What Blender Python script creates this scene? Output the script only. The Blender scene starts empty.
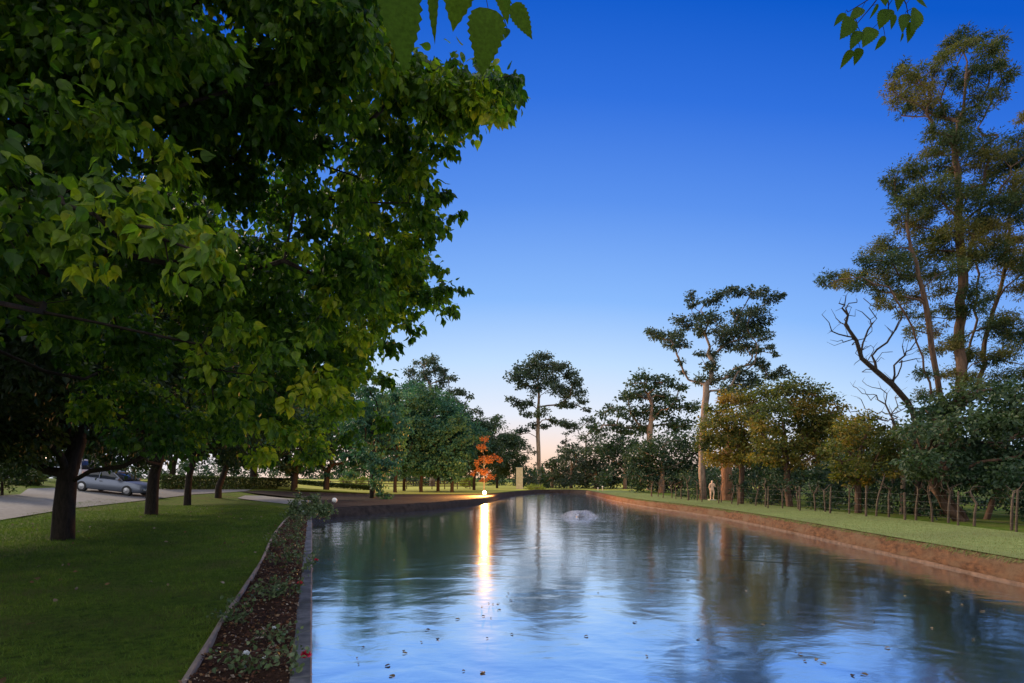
import bpy, bmesh, math, random
import numpy as np
from mathutils import Vector, Matrix, noise
from mathutils.geometry import delaunay_2d_cdt
random.seed(7)
rng = np.random.default_rng(7)
R = math.radians
sc = bpy.context.scene
COL = sc.collection

# ------------------------------------------------------------------ camera, sky, sun, exposure
F, HY, CZ = 569.0, 478.0, 1.6          # focal length in pixels, horizon row, eye height
cam = bpy.data.cameras.new('camera'); camo = bpy.data.objects.new('camera', cam); COL.objects.link(camo)
camo.location = (0, 0, CZ); camo.rotation_euler = (R(90), 0, 0)
cam.sensor_width = 36; cam.lens = 36 * F / 1024; cam.shift_y = (HY - 341.5) / 1024
cam.clip_start = 0.05; cam.clip_end = 3000
sc.camera = camo
SUN_EL, SUN_AZ = 30, -62               # sun azimuth measured from +Y, negative to the left
w = bpy.data.worlds.new('World'); sc.world = w; w.use_nodes = True
nt = w.node_tree; nt.nodes.clear()
def nd(nt, t, **k):
    n = nt.nodes.new(t)
    for a, v in k.items(): setattr(n, a, v)
    return n
def mth(nt, op, a, b=None, c=None):
    n = nd(nt, 'ShaderNodeMath', operation=op)
    for i, v in enumerate((a, b, c)):
        if v is None: continue
        if isinstance(v, (int, float)): n.inputs[i].default_value = v
        else: nt.links.new(v, n.inputs[i])
    return n.outputs[0]
def lin(r, g, b):
    f = lambda c: ((c/255 + .055)/1.055)**2.4 if c > 10 else c/255/12.92
    return (f(r), f(g), f(b), 1)
tc = nd(nt, 'ShaderNodeTexCoord'); sx = nd(nt, 'ShaderNodeSeparateXYZ')
nt.links.new(tc.outputs['Generated'], sx.inputs[0])
X_, Y_, Z_ = sx.outputs
hl = mth(nt, 'SQRT', mth(nt, 'ADD', mth(nt, 'MULTIPLY', X_, X_), mth(nt, 'MULTIPLY', Y_, Y_)))
caz = mth(nt, 'DIVIDE', Y_, mth(nt, 'MAXIMUM', hl, .001))
off = mth(nt, 'MINIMUM', mth(nt, 'MULTIPLY', mth(nt, 'SUBTRACT', 1.0, caz), 0.55), 0.22)
t_ = mth(nt, 'ADD', Z_, off)
rmp = nd(nt, 'ShaderNodeValToRGB'); cr = rmp.color_ramp
stops = [(0, (255,205,165)), (.05, (255,229,214)), (.11, (232,238,252)), (.2, (192,222,255)), (.3, (138,187,253)),
         (.44, (90,146,238)), (.56, (46,112,222)), (.66, (4,88,202)), (1, (3,60,170))]
while len(cr.elements) < len(stops): cr.elements.new(.5)
for e, (p, c) in zip(cr.elements, stops): e.position = p; e.color = lin(*c)
nt.links.new(t_, rmp.inputs[0])
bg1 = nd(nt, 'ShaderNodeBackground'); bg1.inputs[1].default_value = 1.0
# added fill: unseen sky behind and above the viewpoint brightened to light the scene
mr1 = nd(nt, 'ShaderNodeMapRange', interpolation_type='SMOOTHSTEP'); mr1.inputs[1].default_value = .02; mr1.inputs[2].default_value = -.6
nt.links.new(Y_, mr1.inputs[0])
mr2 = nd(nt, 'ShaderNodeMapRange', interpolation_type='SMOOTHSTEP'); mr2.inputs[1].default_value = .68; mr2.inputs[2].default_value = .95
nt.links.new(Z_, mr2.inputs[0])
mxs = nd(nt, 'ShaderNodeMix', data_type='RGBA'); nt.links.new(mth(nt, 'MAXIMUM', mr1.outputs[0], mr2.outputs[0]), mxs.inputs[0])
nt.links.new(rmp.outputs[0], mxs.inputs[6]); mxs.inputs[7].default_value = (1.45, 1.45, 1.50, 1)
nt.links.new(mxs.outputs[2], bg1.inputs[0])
sky = nd(nt, 'ShaderNodeTexSky'); sky.sky_type = 'NISHITA'; sky.sun_disc = False
sky.sun_elevation = R(3); sky.sun_rotation = R(SUN_AZ)
bg2 = nd(nt, 'ShaderNodeBackground'); bg2.inputs[1].default_value = 0.006
nt.links.new(sky.outputs[0], bg2.inputs[0])
ad = nd(nt, 'ShaderNodeAddShader'); nt.links.new(bg1.outputs[0], ad.inputs[0]); nt.links.new(bg2.outputs[0], ad.inputs[1])
wo = nd(nt, 'ShaderNodeOutputWorld'); nt.links.new(ad.outputs[0], wo.inputs[0])
sl = bpy.data.lights.new('sun', 'SUN'); sl.energy = 4.5; sl.angle = R(14); sl.color = (1.0, .80, .56)
slo = bpy.data.objects.new('sun', sl); COL.objects.link(slo)
sd = Vector((math.sin(R(SUN_AZ))*math.cos(R(SUN_EL)), math.cos(R(SUN_AZ))*math.cos(R(SUN_EL)), math.sin(R(SUN_EL))))
slo.rotation_euler = (-sd).to_track_quat('-Z', 'Y').to_euler()
vs = sc.view_settings; vs.view_transform = 'Standard'; vs.look = 'None'; vs.exposure = 0; vs.gamma = 1; vs.use_curve_mapping = False
sc.cycles.max_bounces = 8; sc.cycles.transparent_max_bounces = 8; sc.cycles.transmission_bounces = 4
sc.cycles.diffuse_bounces = 3; sc.cycles.glossy_bounces = 3

# ------------------------------------------------------------------ helpers
def hgt(x, y=0):
    return min(1.3, max(0.0, (-20 - x) * .1))
def P(px, py, Y): return Vector(((px-512)/F*Y, Y, CZ - (py-HY)/F*Y))
def G(px, py, z=0.0):
    """ground point seen at a pixel"""
    Y = (CZ - z)*F/(py-HY)
    if z == 0:
        for _ in range(60):
            X = (px-512)/F*Y; Y = .7*Y + .3*(CZ - hgt(X))*F/(py-HY)
    X = (px-512)/F*Y
    return Vector((X, Y, z if z else hgt(X)))
def on(px, Y): X = (px-512)/F*Y; return Vector((X, Y, hgt(X)))

def tag(o, label=None, cat=None, group=None, kind=None):
    for k, v in (('label', label), ('category', cat), ('group', group), ('kind', kind)):
        if v: o[k] = v
    return o
def empty(name, loc, label, cat, group=None, rz=0):
    o = bpy.data.objects.new(name, None); COL.objects.link(o); o.location = loc; o.rotation_euler.z = rz
    return tag(o, label, cat, group)
def link(name, me, m, parent=None, world=True):
    o = bpy.data.objects.new(name, me); COL.objects.link(o)
    if m: me.materials.append(m)
    if parent:
        o.parent = parent
    return o
def pyd(name, v, f, m, parent=None, smooth=False):
    me = bpy.data.meshes.new(name); me.from_pydata([tuple(p) for p in v], [], f); me.update()
    if smooth: me.polygons.foreach_set('use_smooth', [True]*len(me.polygons))
    return link(name, me, m, parent)
def npmesh(name, V, faces_sizes, loops, rnd=None, smooth=False):
    """numpy arrays -> mesh. faces_sizes: loop totals; loops: flat vertex indices"""
    me = bpy.data.meshes.new(name)
    me.vertices.add(len(V)); me.vertices.foreach_set('co', np.ascontiguousarray(V, dtype=np.float32).ravel())
    me.loops.add(len(loops)); me.loops.foreach_set('vertex_index', loops.astype(np.int32))
    me.polygons.add(len(faces_sizes))
    st = np.concatenate(([0], np.cumsum(faces_sizes)[:-1])).astype(np.int32)
    me.polygons.foreach_set('loop_start', st); me.polygons.foreach_set('loop_total', faces_sizes.astype(np.int32))
    me.polygons.foreach_set('use_smooth', np.full(len(faces_sizes), smooth))
    me.update(calc_edges=True)
    if rnd is not None:
        a = me.attributes.new('rnd', 'FLOAT', 'POINT'); a.data.foreach_set('value', rnd.astype(np.float32))
    return me

# ------------------------------------------------------------------ materials
def mat(name):
    m = bpy.data.materials.new(name); m.use_nodes = True; m.node_tree.nodes.clear()
    o = nd(m.node_tree, 'ShaderNodeOutputMaterial'); return m, m.node_tree, o
def noisy(name, c1, c2, scale=4, rough=.8, bump=.3, c3=None, sc2=None, obj='Object', stretch=(1,1,1), detail=6, metallic=0, spec=.3, dist=.02):
    m, nt, o = mat(name)
    t = nd(nt, 'ShaderNodeTexCoord'); mp = nd(nt, 'ShaderNodeMapping'); mp.inputs['Scale'].default_value = stretch
    nt.links.new(t.outputs[obj], mp.inputs[0])
    n = nd(nt, 'ShaderNodeTexNoise'); n.inputs['Scale'].default_value = scale; n.inputs['Detail'].default_value = detail
    n.inputs['Roughness'].default_value = .65
    nt.links.new(mp.outputs[0], n.inputs[0])
    r = nd(nt, 'ShaderNodeValToRGB'); r.color_ramp.elements[0].position = .33; r.color_ramp.elements[1].position = .67
    r.color_ramp.elements[0].color = (*c1, 1); r.color_ramp.elements[1].color = (*c2, 1)
    nt.links.new(n.outputs[0], r.inputs[0]); col = r.outputs[0]
    if c3:
        n2 = nd(nt, 'ShaderNodeTexNoise'); n2.inputs['Scale'].default_value = sc2 or scale*.15; n2.inputs['Detail'].default_value = 3
        nt.links.new(mp.outputs[0], n2.inputs[0])
        r2 = nd(nt, 'ShaderNodeValToRGB'); r2.color_ramp.elements[0].position = .45; r2.color_ramp.elements[1].position = .65
        nt.links.new(n2.outputs[0], r2.inputs[0])
        mx = nd(nt, 'ShaderNodeMix', data_type='RGBA'); nt.links.new(r2.outputs[0], mx.inputs[0]); nt.links.new(col, mx.inputs[6])
        mx.inputs[7].default_value = (*c3, 1); col = mx.outputs[2]
    b = nd(nt, 'ShaderNodeBsdfPrincipled'); nt.links.new(col, b.inputs['Base Color']); b.inputs['Roughness'].default_value = rough
    b.inputs['Metallic'].default_value = metallic; b.inputs['Specular IOR Level'].default_value = spec
    if bump:
        bp = nd(nt, 'ShaderNodeBump'); bp.inputs['Strength'].default_value = bump; bp.inputs['Distance'].default_value = dist
        nt.links.new(n.outputs[0], bp.inputs['Height']); nt.links.new(bp.outputs[0], b.inputs['Normal'])
    nt.links.new(b.outputs[0], o.inputs[0]); return m
def leafmat(name, cols, transl=.45, rough=.45, tr_gain=1.6, spec=.3, vein=0):
    """leaf colour varies per leaf by the 'rnd' attribute; thin leaves let light through"""
    m, nt, o = mat(name)
    a = nd(nt, 'ShaderNodeAttribute'); a.attribute_name = 'rnd'
    r = nd(nt, 'ShaderNodeValToRGB'); cr = r.color_ramp
    while len(cr.elements) < len(cols): cr.elements.new(.5)
    for i, (e, c) in enumerate(zip(cr.elements, cols)):
        e.position = c[3] if len(c) > 3 else i/(len(cols)-1); e.color = (*c[:3], 1)
    nt.links.new(a.outputs['Fac'], r.inputs[0])
    col = r.outputs[0]
    if vein:
        t = nd(nt, 'ShaderNodeTexCoord'); n = nd(nt, 'ShaderNodeTexNoise'); n.inputs['Scale'].default_value = vein; n.inputs['Detail'].default_value = 4
        nt.links.new(t.outputs['Object'], n.inputs[0]); mr = nd(nt, 'ShaderNodeMapRange'); mr.inputs[1].default_value = .3; mr.inputs[2].default_value = .7
        mr.inputs[3].default_value = .72; mr.inputs[4].default_value = 1.2; nt.links.new(n.outputs[0], mr.inputs[0])
        vm = nd(nt, 'ShaderNodeVectorMath', operation='SCALE'); nt.links.new(col, vm.inputs[0]); nt.links.new(mr.outputs[0], vm.inputs['Scale']); col = vm.outputs[0]
    b = nd(nt, 'ShaderNodeBsdfPrincipled'); nt.links.new(col, b.inputs['Base Color']); b.inputs['Roughness'].default_value = rough
    b.inputs['Specular IOR Level'].default_value = spec
    g = nd(nt, 'ShaderNodeMix', data_type='RGBA', blend_type='MULTIPLY'); g.inputs[0].default_value = 1
    nt.links.new(col, g.inputs[6]); g.inputs[7].default_value = (tr_gain, tr_gain*1.1, tr_gain*.5, 1)
    t = nd(nt, 'ShaderNodeBsdfTranslucent'); nt.links.new(g.outputs[2], t.inputs[0])
    mx = nd(nt, 'ShaderNodeMixShader'); mx.inputs[0].default_value = transl
    nt.links.new(b.outputs[0], mx.inputs[1]); nt.links.new(t.outputs[0], mx.inputs[2]); nt.links.new(mx.outputs[0], o.inputs[0])
    return m
def plain(name, c, rough=.5, metallic=0, emit=None, es=0, spec=.5, trans=0):
    m, nt, o = mat(name)
    b = nd(nt, 'ShaderNodeBsdfPrincipled'); b.inputs['Base Color'].default_value = (*c, 1)
    b.inputs['Roughness'].default_value = rough; b.inputs['Metallic'].default_value = metallic; b.inputs['Specular IOR Level'].default_value = spec
    n = nd(nt, 'ShaderNodeTexNoise'); n.inputs['Scale'].default_value = 9
    t = nd(nt, 'ShaderNodeTexCoord'); nt.links.new(t.outputs['Object'], n.inputs[0])
    mr = nd(nt, 'ShaderNodeMapRange'); mr.inputs[3].default_value = max(0, rough-.1); mr.inputs[4].default_value = min(1, rough+.12)
    nt.links.new(n.outputs[0], mr.inputs[0]); nt.links.new(mr.outputs[0], b.inputs['Roughness'])
    if emit: b.inputs['Emission Color'].default_value = (*emit, 1); b.inputs['Emission Strength'].default_value = es
    nt.links.new(b.outputs[0], o.inputs[0]); return m

M = {}
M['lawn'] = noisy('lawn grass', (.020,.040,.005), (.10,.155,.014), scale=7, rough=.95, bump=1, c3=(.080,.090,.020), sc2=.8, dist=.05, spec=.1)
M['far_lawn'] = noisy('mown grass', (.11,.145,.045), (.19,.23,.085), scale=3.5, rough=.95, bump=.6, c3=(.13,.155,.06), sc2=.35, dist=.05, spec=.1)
M['sun_lawn'] = noisy('sunlit mown grass', (.26,.26,.05), (.40,.37,.08), scale=2, rough=.95, bump=.5, c3=(.30,.32,.06), sc2=.3, dist=.05, spec=.1)  # sunlight on the far field is put into this yellow grass colour
M['soil'] = noisy('bed soil', (.018,.010,.007), (.060,.032,.022), scale=14, rough=.95, bump=.9, dist=.04, spec=.1)
M['bank_soil'] = noisy('bank soil', (.012,.010,.010), (.036,.028,.026), scale=3, rough=.95, bump=.8, dist=.06, spec=.1)
M['bank'] = noisy('red earth bank', (.038,.018,.009), (.13,.060,.028), scale=5, rough=.9, bump=.9, c3=(.10,.06,.035), sc2=1.2, stretch=(1,1,2.2), dist=.06, spec=.2)
M['ledge'] = noisy('bank footing', (.06,.034,.022), (.15,.09,.06), scale=6, rough=.85, bump=.5, dist=.02)
M['kerb'] = noisy('concrete coping', (.07,.075,.09), (.16,.165,.18), scale=11, rough=.75, bump=.5, c3=(.05,.055,.06), sc2=2.5, dist=.01)
M['edging'] = noisy('grey timber edging', (.14,.11,.09), (.30,.25,.21), scale=7, rough=.8, bump=.4, stretch=(1,.3,3), dist=.01)
M['drive'] = noisy('driveway', (.10,.10,.11), (.17,.17,.18), scale=5, rough=.9, bump=.3, c3=(.12,.12,.125), sc2=.5, dist=.01)
M['path'] = noisy('pale path', (.12,.12,.125), (.19,.19,.195), scale=6, rough=.85, bump=.3, dist=.01)
M['bark_dark'] = noisy('dark bark', (.011,.008,.006), (.036,.027,.020), scale=7, rough=.9, bump=.9, stretch=(3,3,.7), dist=.03, spec=.2)
M['bark_euc'] = noisy('gum bark', (.10,.065,.045), (.30,.22,.16), scale=2.2, rough=.8, bump=.5, stretch=(2,2,.5), c3=(.07,.05,.04), dist=.03)
M['bark_lit'] = noisy('lamp lit bark', (.10,.045,.022), (.26,.13,.07), scale=3, rough=.85, bump=.8, stretch=(3,3,.5), dist=.04)  # orange lamp glow painted into the bark of the thick trunk
M['bark_red'] = noisy('reddish bark', (.035,.020,.013), (.13,.075,.048), scale=3, rough=.85, bump=.8, stretch=(3,3,.5), dist=.04)
M['bark_grey'] = noisy('grey bark', (.07,.06,.05), (.19,.165,.14), scale=5, rough=.85, bump=.6, stretch=(2,2,.6), dist=.02)
M['deadwood'] = noisy('bare wood', (.05,.042,.038), (.13,.11,.10), scale=5, rough=.85, bump=.4, dist=.02)
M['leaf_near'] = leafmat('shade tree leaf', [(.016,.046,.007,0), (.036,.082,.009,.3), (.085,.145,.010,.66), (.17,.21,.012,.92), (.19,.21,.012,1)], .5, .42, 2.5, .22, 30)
M['leaf_over'] = leafmat('dangling leaf', [(.022,.058,.006), (.06,.105,.008)], .4, .6, 1.7, .05, 110)
M['leaf_row'] = leafmat('row tree leaf', [(.012,.028,.009), (.022,.046,.012), (.040,.064,.014)], .35, .45, 1.5)
M['leaf_bank'] = leafmat('bank tree leaf', [(.018,.072,.052), (.034,.105,.066), (.060,.135,.060)], .35, .5, 1.5)
M['leaf_euc'] = leafmat('gum leaf', [(.022,.044,.034), (.042,.068,.044), (.070,.096,.046)], .25, .5, 1.3)
M['leaf_ever'] = leafmat('evergreen leaf', [(.014,.036,.019), (.028,.060,.027), (.055,.084,.028)], .25, .5, 1.3)
M['leaf_olive'] = leafmat('lamp warmed olive leaf', [(.045,.066,.018), (.11,.115,.020), (.25,.15,.024)], .35, .5, 1.6)  # olive leaf, with warm lamp light partly put into the gold
M['leaf_big'] = leafmat('tall gum leaf', [(.026,.050,.022), (.062,.086,.024), (.135,.115,.028)], .35, .5, 1.4)
M['leaf_orange'] = leafmat('orange leaf', [(.10,.035,.012), (.18,.06,.018), (.24,.10,.03)], .4, .5, 1.4)  # orange tones for the sapling above the lamp
M['leaf_rose'] = leafmat('rose leaf', [(.035,.065,.025), (.075,.12,.045), (.14,.18,.10)], .25, .4, 1.3)
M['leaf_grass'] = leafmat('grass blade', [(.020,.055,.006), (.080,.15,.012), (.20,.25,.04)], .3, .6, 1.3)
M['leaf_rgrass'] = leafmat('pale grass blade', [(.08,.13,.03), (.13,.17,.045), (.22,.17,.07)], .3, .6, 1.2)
M['litter'] = leafmat('leaf litter', [(.035,.016,.010), (.10,.038,.018), (.17,.10,.05), (.30,.26,.22)], .1, .8, 1)
M['lime'] = leafmat('lime shrub leaf', [(.14,.18,.03), (.20,.25,.04), (.27,.30,.06)], .35, .5, 1.4)
M['post'] = noisy('weathered post', (.04,.030,.023), (.12,.085,.06), scale=9, rough=.85, bump=.5, stretch=(2,2,.5), dist=.01)
M['wire'] = plain('fence wire', (.18,.18,.18), .4, .9)
M['white'] = plain('white paint', (.72,.72,.70), .45)
M['stone'] = noisy('pale stone', (.36,.33,.22), (.52,.48,.34), scale=3, rough=.85, bump=.4, dist=.02)
M['statue'] = noisy('lamp tinted statue stone', (.74,.44,.28), (.88,.60,.42), scale=6, rough=.7, bump=.2)  # pale stone with the warm lamp light tinted into its colour
M['red'] = leafmat('crimson petal', [(.32,.008,.03), (.48,.015,.06), (.6,.03,.10)], .2, .5, 1)
M['pale_petal'] = leafmat('pale petal', [(.55,.6,.72), (.7,.72,.8)], .2, .5, 1)
M['stem'] = noisy('stem', (.04,.06,.025), (.10,.10,.05), scale=20, rough=.7, bump=0)
M['silver'] = plain('silver car paint', (.15,.17,.22), .38, .4)
M['whitecar'] = plain('pale car paint', (.38,.41,.48), .3, .1)
M['glass'] = plain('car glass', (.015,.02,.03), .06, 0)
M['tyre'] = plain('tyre rubber', (.02,.02,.02), .8)
M['rim'] = plain('alloy rim', (.4,.4,.42), .3, .9)
M['taillight'] = plain('tail light lens', (.30,.02,.015), .25)
M['headlight'] = plain('headlight lens', (.6,.62,.65), .12)
M['darkmetal'] = plain('dark metal', (.03,.03,.03), .5, .6)
M['bulb'] = plain('lamp globe', (1,.8,.5), .4, 0, (1.0,.46,.12), 28)
M['debris'] = leafmat('floating leaf', [(.05,.035,.02), (.12,.08,.035), (.25,.19,.09)], .1, .5, 1)

def water_mat():
    m, nt, o = mat('pond water')
    t = nd(nt, 'ShaderNodeTexCoord')
    hs = []
    for s, st, d in ((1.1, (1, .42, 1), 2), (3.6, (1, .40, 1), 2), (12, (1, .5, 1), 2)):
        mp = nd(nt, 'ShaderNodeMapping'); mp.inputs['Scale'].default_value = (st[0]*.55, st[1]*1.7, 1); mp.inputs['Rotation'].default_value = (0, 0, R(12))
        nt.links.new(t.outputs['Object'], mp.inputs[0])
        n = nd(nt, 'ShaderNodeTexNoise'); n.inputs['Scale'].default_value = s; n.inputs['Detail'].default_value = d
        n.inputs['Distortion'].default_value = .6
        nt.links.new(mp.outputs[0], n.inputs[0]); hs.append(n.outputs[0])
    h = mth(nt, 'ADD', mth(nt, 'MULTIPLY', hs[0], .9), mth(nt, 'ADD', mth(nt, 'MULTIPLY', hs[1], .22), mth(nt, 'MULTIPLY', hs[2], .05)))
    bp = nd(nt, 'ShaderNodeBump'); bp.inputs['Strength'].default_value = .6; bp.inputs['Distance'].default_value = .036
    nt.links.new(h, bp.inputs['Height'])
    g = nd(nt, 'ShaderNodeBsdfGlossy'); g.inputs['Color'].default_value = (.89,.945,1.0,1); g.inputs['Roughness'].default_value = .115
    d = nd(nt, 'ShaderNodeBsdfDiffuse'); d.inputs['Color'].default_value = (.003,.010,.05,1)
    fr = nd(nt, 'ShaderNodeFresnel'); fr.inputs['IOR'].default_value = 2.6
    nt.links.new(bp.outputs[0], g.inputs['Normal']); nt.links.new(bp.outputs[0], fr.inputs['Normal'])
    fac = mth(nt, 'MINIMUM', mth(nt, 'ADD', mth(nt, 'MULTIPLY', fr.outputs[0], .5), .78), .98)
    mx = nd(nt, 'ShaderNodeMixShader'); nt.links.new(fac, mx.inputs[0]); nt.links.new(d.outputs[0], mx.inputs[1]); nt.links.new(g.outputs[0], mx.inputs[2])
    nt.links.new(mx.outputs[0], o.inputs[0]); return m
M['water'] = water_mat()

# ------------------------------------------------------------------ leaves and trees
TPL = {}
TPL['rhomb'] = (np.array([(0,0,0),(.45,.30,.05),(1,0,-.06),(.45,-.30,.05)]), [(0,1,2,3)])
TPL['blade'] = (np.array([(0,.06,0),(0,-.06,0),(.6,-.04,.02),(1,0,.1),(.6,.04,.02)]), [(0,1,2,3,4)])
TPL['narrow'] = (np.array([(0,0,0),(.4,.15,.03),(1,0,-.08),(.4,-.15,.03)]), [(0,1,2,3)])
def _ov():
    L = [(.03,.17,.03),(.17,.33,.07),(.38,.37,.08),(.60,.27,.05),(.80,.11,-.01)]
    v = [(0,0,0),(.42,0,-.01),(1.05,0,-.16)] + L + [(a,-b,c) for a,b,c in L]
    return np.array(v), [(0,1,2,7,6,5,4,3), (0,8,9,10,11,12,2,1)]
TPL['ovate'] = _ov()
def _frond():   # a sprig: several small leaves along a twig, counted as one leaf cluster
    v = []; f = []
    for i in range(5):
        a = .1 + .2*i; s = 1 if i % 2 else -1
        b = len(v); l = .42
        v += [(a,0,0), (a+.16, s*.12+.05*s, .02), (a+.30, s*l, -.10), (a+.10, s*.20, .02)]
        f.append((b, b+1, b+2, b+3))
    return np.array(v), f
TPL['sprig'] = _frond()
def unit(a): return a/np.maximum(np.linalg.norm(a, axis=1, keepdims=True), 1e-9)
def leaf_mesh(name, pos, dirs, size, tpl='rhomb', tone=None):
    V, Fc = TPL[tpl]; n = len(pos)
    d = unit(dirs); up = rng.normal(size=(n,3)); up[:,2] += .8
    s = unit(np.cross(up, d)); u = np.cross(d, s)
    S = size[:,None]
    out = pos[:,None,:] + S[:,:,None]*(V[None,:,0:1]*d[:,None,:] + V[None,:,1:2]*s[:,None,:] + V[None,:,2:3]*u[:,None,:])
    nv = len(V)
    fl = np.concatenate([np.array(f) for f in Fc]); fs = np.array([len(f) for f in Fc])
    loops = (fl[None,:] + nv*np.arange(n)[:,None]).ravel(); sizes = np.tile(fs, n)
    if tone is None: tone = rng.random(n)
    return npmesh(name, out.reshape(-1,3), sizes, loops, np.repeat(np.clip(tone,0,1), nv))

def tubes(name, chains, sides=6):
    """chains: list of (points Nx3, radii N)"""
    Vs=[]; Ls=[]; nf=0; base=0
    for pts, rad in chains:
        n=len(pts)
        if n<2: continue
        k = sides if rad[0] > .05 else (5 if rad[0] > .02 else 3)
        t = np.gradient(pts, axis=0); t = unit(t)
        ref = np.array([.31,.95,.02]) if abs(t[0][2])>.5 else np.array([.05,.1,1.])
        a = unit(np.cross(t, ref[None,:])); b = np.cross(t, a)
        th = np.linspace(0, 2*math.pi, k, endpoint=False)
        ring = pts[:,None,:] + rad[:,None,None]*(np.cos(th)[None,:,None]*a[:,None,:] + np.sin(th)[None,:,None]*b[:,None,:])
        Vs.append(ring.reshape(-1,3))
        i = np.arange(n-1)[:,None]*k; j = np.arange(k)[None,:]; j2=(j+1)%k
        q = np.stack([i+j, i+j2, i+k+j2, i+k+j], axis=-1).reshape(-1,4)+base
        Ls.append(q); base += n*k
    V=np.concatenate(Vs); Q=np.concatenate(Ls)
    return npmesh(name, V, np.full(len(Q),4), Q.ravel(), None, True)

def grow(trunk, targets, r0, alpha=.35, step=.6, wob=.12, sag=0.0, rmin=.012, pw=.5, tmin=.35, stems=()):
    """balanced spanning growth from the trunk polyline to every target; returns tube chains"""
    pos=[np.array(p,float) for p in trunk]; par=[-1]+list(range(len(trunk)-1)); pl=[0.]
    for i in range(1,len(pos)): pl.append(pl[-1]+np.linalg.norm(pos[i]-pos[i-1]))
    ntr=len(pos)
    tl = pl[-1]; first = next((i for i in range(len(pl)) if pl[i] >= tmin*tl), 0)
    for st in stems:
        q=[np.array(z,float) for z in st]; d0=[np.linalg.norm(z-q[0]) for z in pos[1:ntr]]; last=int(np.argmin(d0))+1
        pp_=pos[last]
        for z in q:
            n=max(1,int(np.linalg.norm(z-pp_)/step)); a0=pp_
            for i in range(1,n+1):
                v=a0+(z-a0)*i/n+rng.normal(size=3)*step*.10
                pl.append(pl[last]+np.linalg.norm(v-pos[last])); par.append(last); pos.append(v); last=len(pos)-1
            pp_=pos[last]
    A=np.array(pos); PL=np.array(pl); ok=np.arange(len(pos))>=first
    T=np.array(targets,float); order=np.argsort(np.linalg.norm(T-A[-1],axis=1)*.7+np.linalg.norm(T-A[len(A)//2],axis=1)*.3)
    tips=[]
    for ti in order:
        t=T[ti]; d=np.linalg.norm(A-t,axis=1); dz=np.maximum(0,A[:,2]-t[2])
        cost=np.where(ok, d+alpha*PL+dz*.5, 1e9); k=int(np.argmin(cost)); p=A[k]
        dd=np.linalg.norm(t-p); n=max(1,int(round(dd/step)))
        pp=par[k]; dirn = (p-A[pp]) if pp>=0 else np.array([0,0,1.]); dirn=dirn/max(np.linalg.norm(dirn),1e-6)
        c=p+dirn*dd*.33+np.array([0,0,sag*dd]); last=k; new=[];npl=[]
        q0=p
        for i in range(1,n+1):
            s=i/n; q=(1-s)**2*p+2*s*(1-s)*c+s*s*t
            if i<n: q=q+rng.normal(size=3)*wob*step
            new.append(q); npl.append((npl[-1] if npl else PL[k])+np.linalg.norm(q-q0)); q0=q
            par.append(last); last=len(par)-1
        A=np.vstack([A,np.array(new)]); PL=np.concatenate([PL,npl]); ok=np.concatenate([ok,np.ones(len(new),bool)])
        tips.append(last)
    N=len(A); cnt=np.zeros(N)
    for t in tips: cnt[t]+=1
    for i in range(N-1,0,-1): cnt[par[i]]+=max(cnt[i],.5) if i<ntr else cnt[i]
    tot=max(cnt[0],1); rad=np.maximum(rmin, r0*(np.maximum(cnt,1)/tot)**pw)
    for i in range(len(trunk)): rad[i]=max(rad[i], r0*(1-.45*i/max(1,len(trunk)-1)))
    kids=[[] for _ in range(N)]
    for i in range(1,N): kids[par[i]].append(i)
    chains=[]; stack=[(0,None)]
    while stack:
        s,pr=stack.pop(); ch=[]; rr=[]
        if pr is not None: ch.append(A[pr]); rr.append(min(rad[pr]*.8, rad[s]*1.25))
        i=s
        while True:
            ch.append(A[i]); rr.append(rad[i]); ks=kids[i]
            if not ks: break
            ks=sorted(ks,key=lambda z:-rad[z] - (1000 if z<len(trunk) else 0))
            for o in ks[1:]: stack.append((o,i))
            i=ks[0]
        rr[-1]*=.5; chains.append((np.array(ch),np.array(rr)))
    c0=chains[0]; r=c0[1].copy(); r[0]*=1.25
    if len(r)>1: r[1]*=1.1
    chains[0]=(c0[0],r)
    return chains

DENS=26.0
def clump_leaves(clumps, dens, size, flat=.7, shell=.35, droop=.5, tonebase=.5, tonevar=.2):
    """clumps: (x,y,z,r); leaves fill uneven blobs made of smaller tufts"""
    ps=[];ds=[];tn=[];tuft=[]
    for c_ in clumps:
        x,y,z,r=c_[:4]; tb_=c_[4] if len(c_)>4 and c_[4]>=0 else tonebase
        nt_=max(5,int(7*(r/ (size*3.0))**1.3)); nt_=min(nt_,60)
        c=rng.normal(size=(nt_,3)); c=unit(c)*(rng.random((nt_,1))**.45)*r*.9; c[:,2]*=flat
        c+=np.array([x,y,z]); tuft.append(c[:max(2,nt_//4)])
        n=max(14,int(DENS*dens*r*r/(size*size))); k=rng.integers(0,nt_,n)
        rr=r*(.20+.26*rng.random(nt_))
        o=rng.normal(size=(n,3))*rr[k][:,None]*.55; o[:,2]*=flat
        p=c[k]+o; d=o+rng.normal(size=(n,3))*rr[k][:,None]*.35; d[:,2]-=droop*r*.3
        ps.append(p); ds.append(d); tt=tb_+rng.normal()*tonevar; tn.append(tt+rng.normal(size=n)*.22)
    return np.concatenate(ps),np.concatenate(ds),np.concatenate(tn),np.concatenate(tuft)

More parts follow.
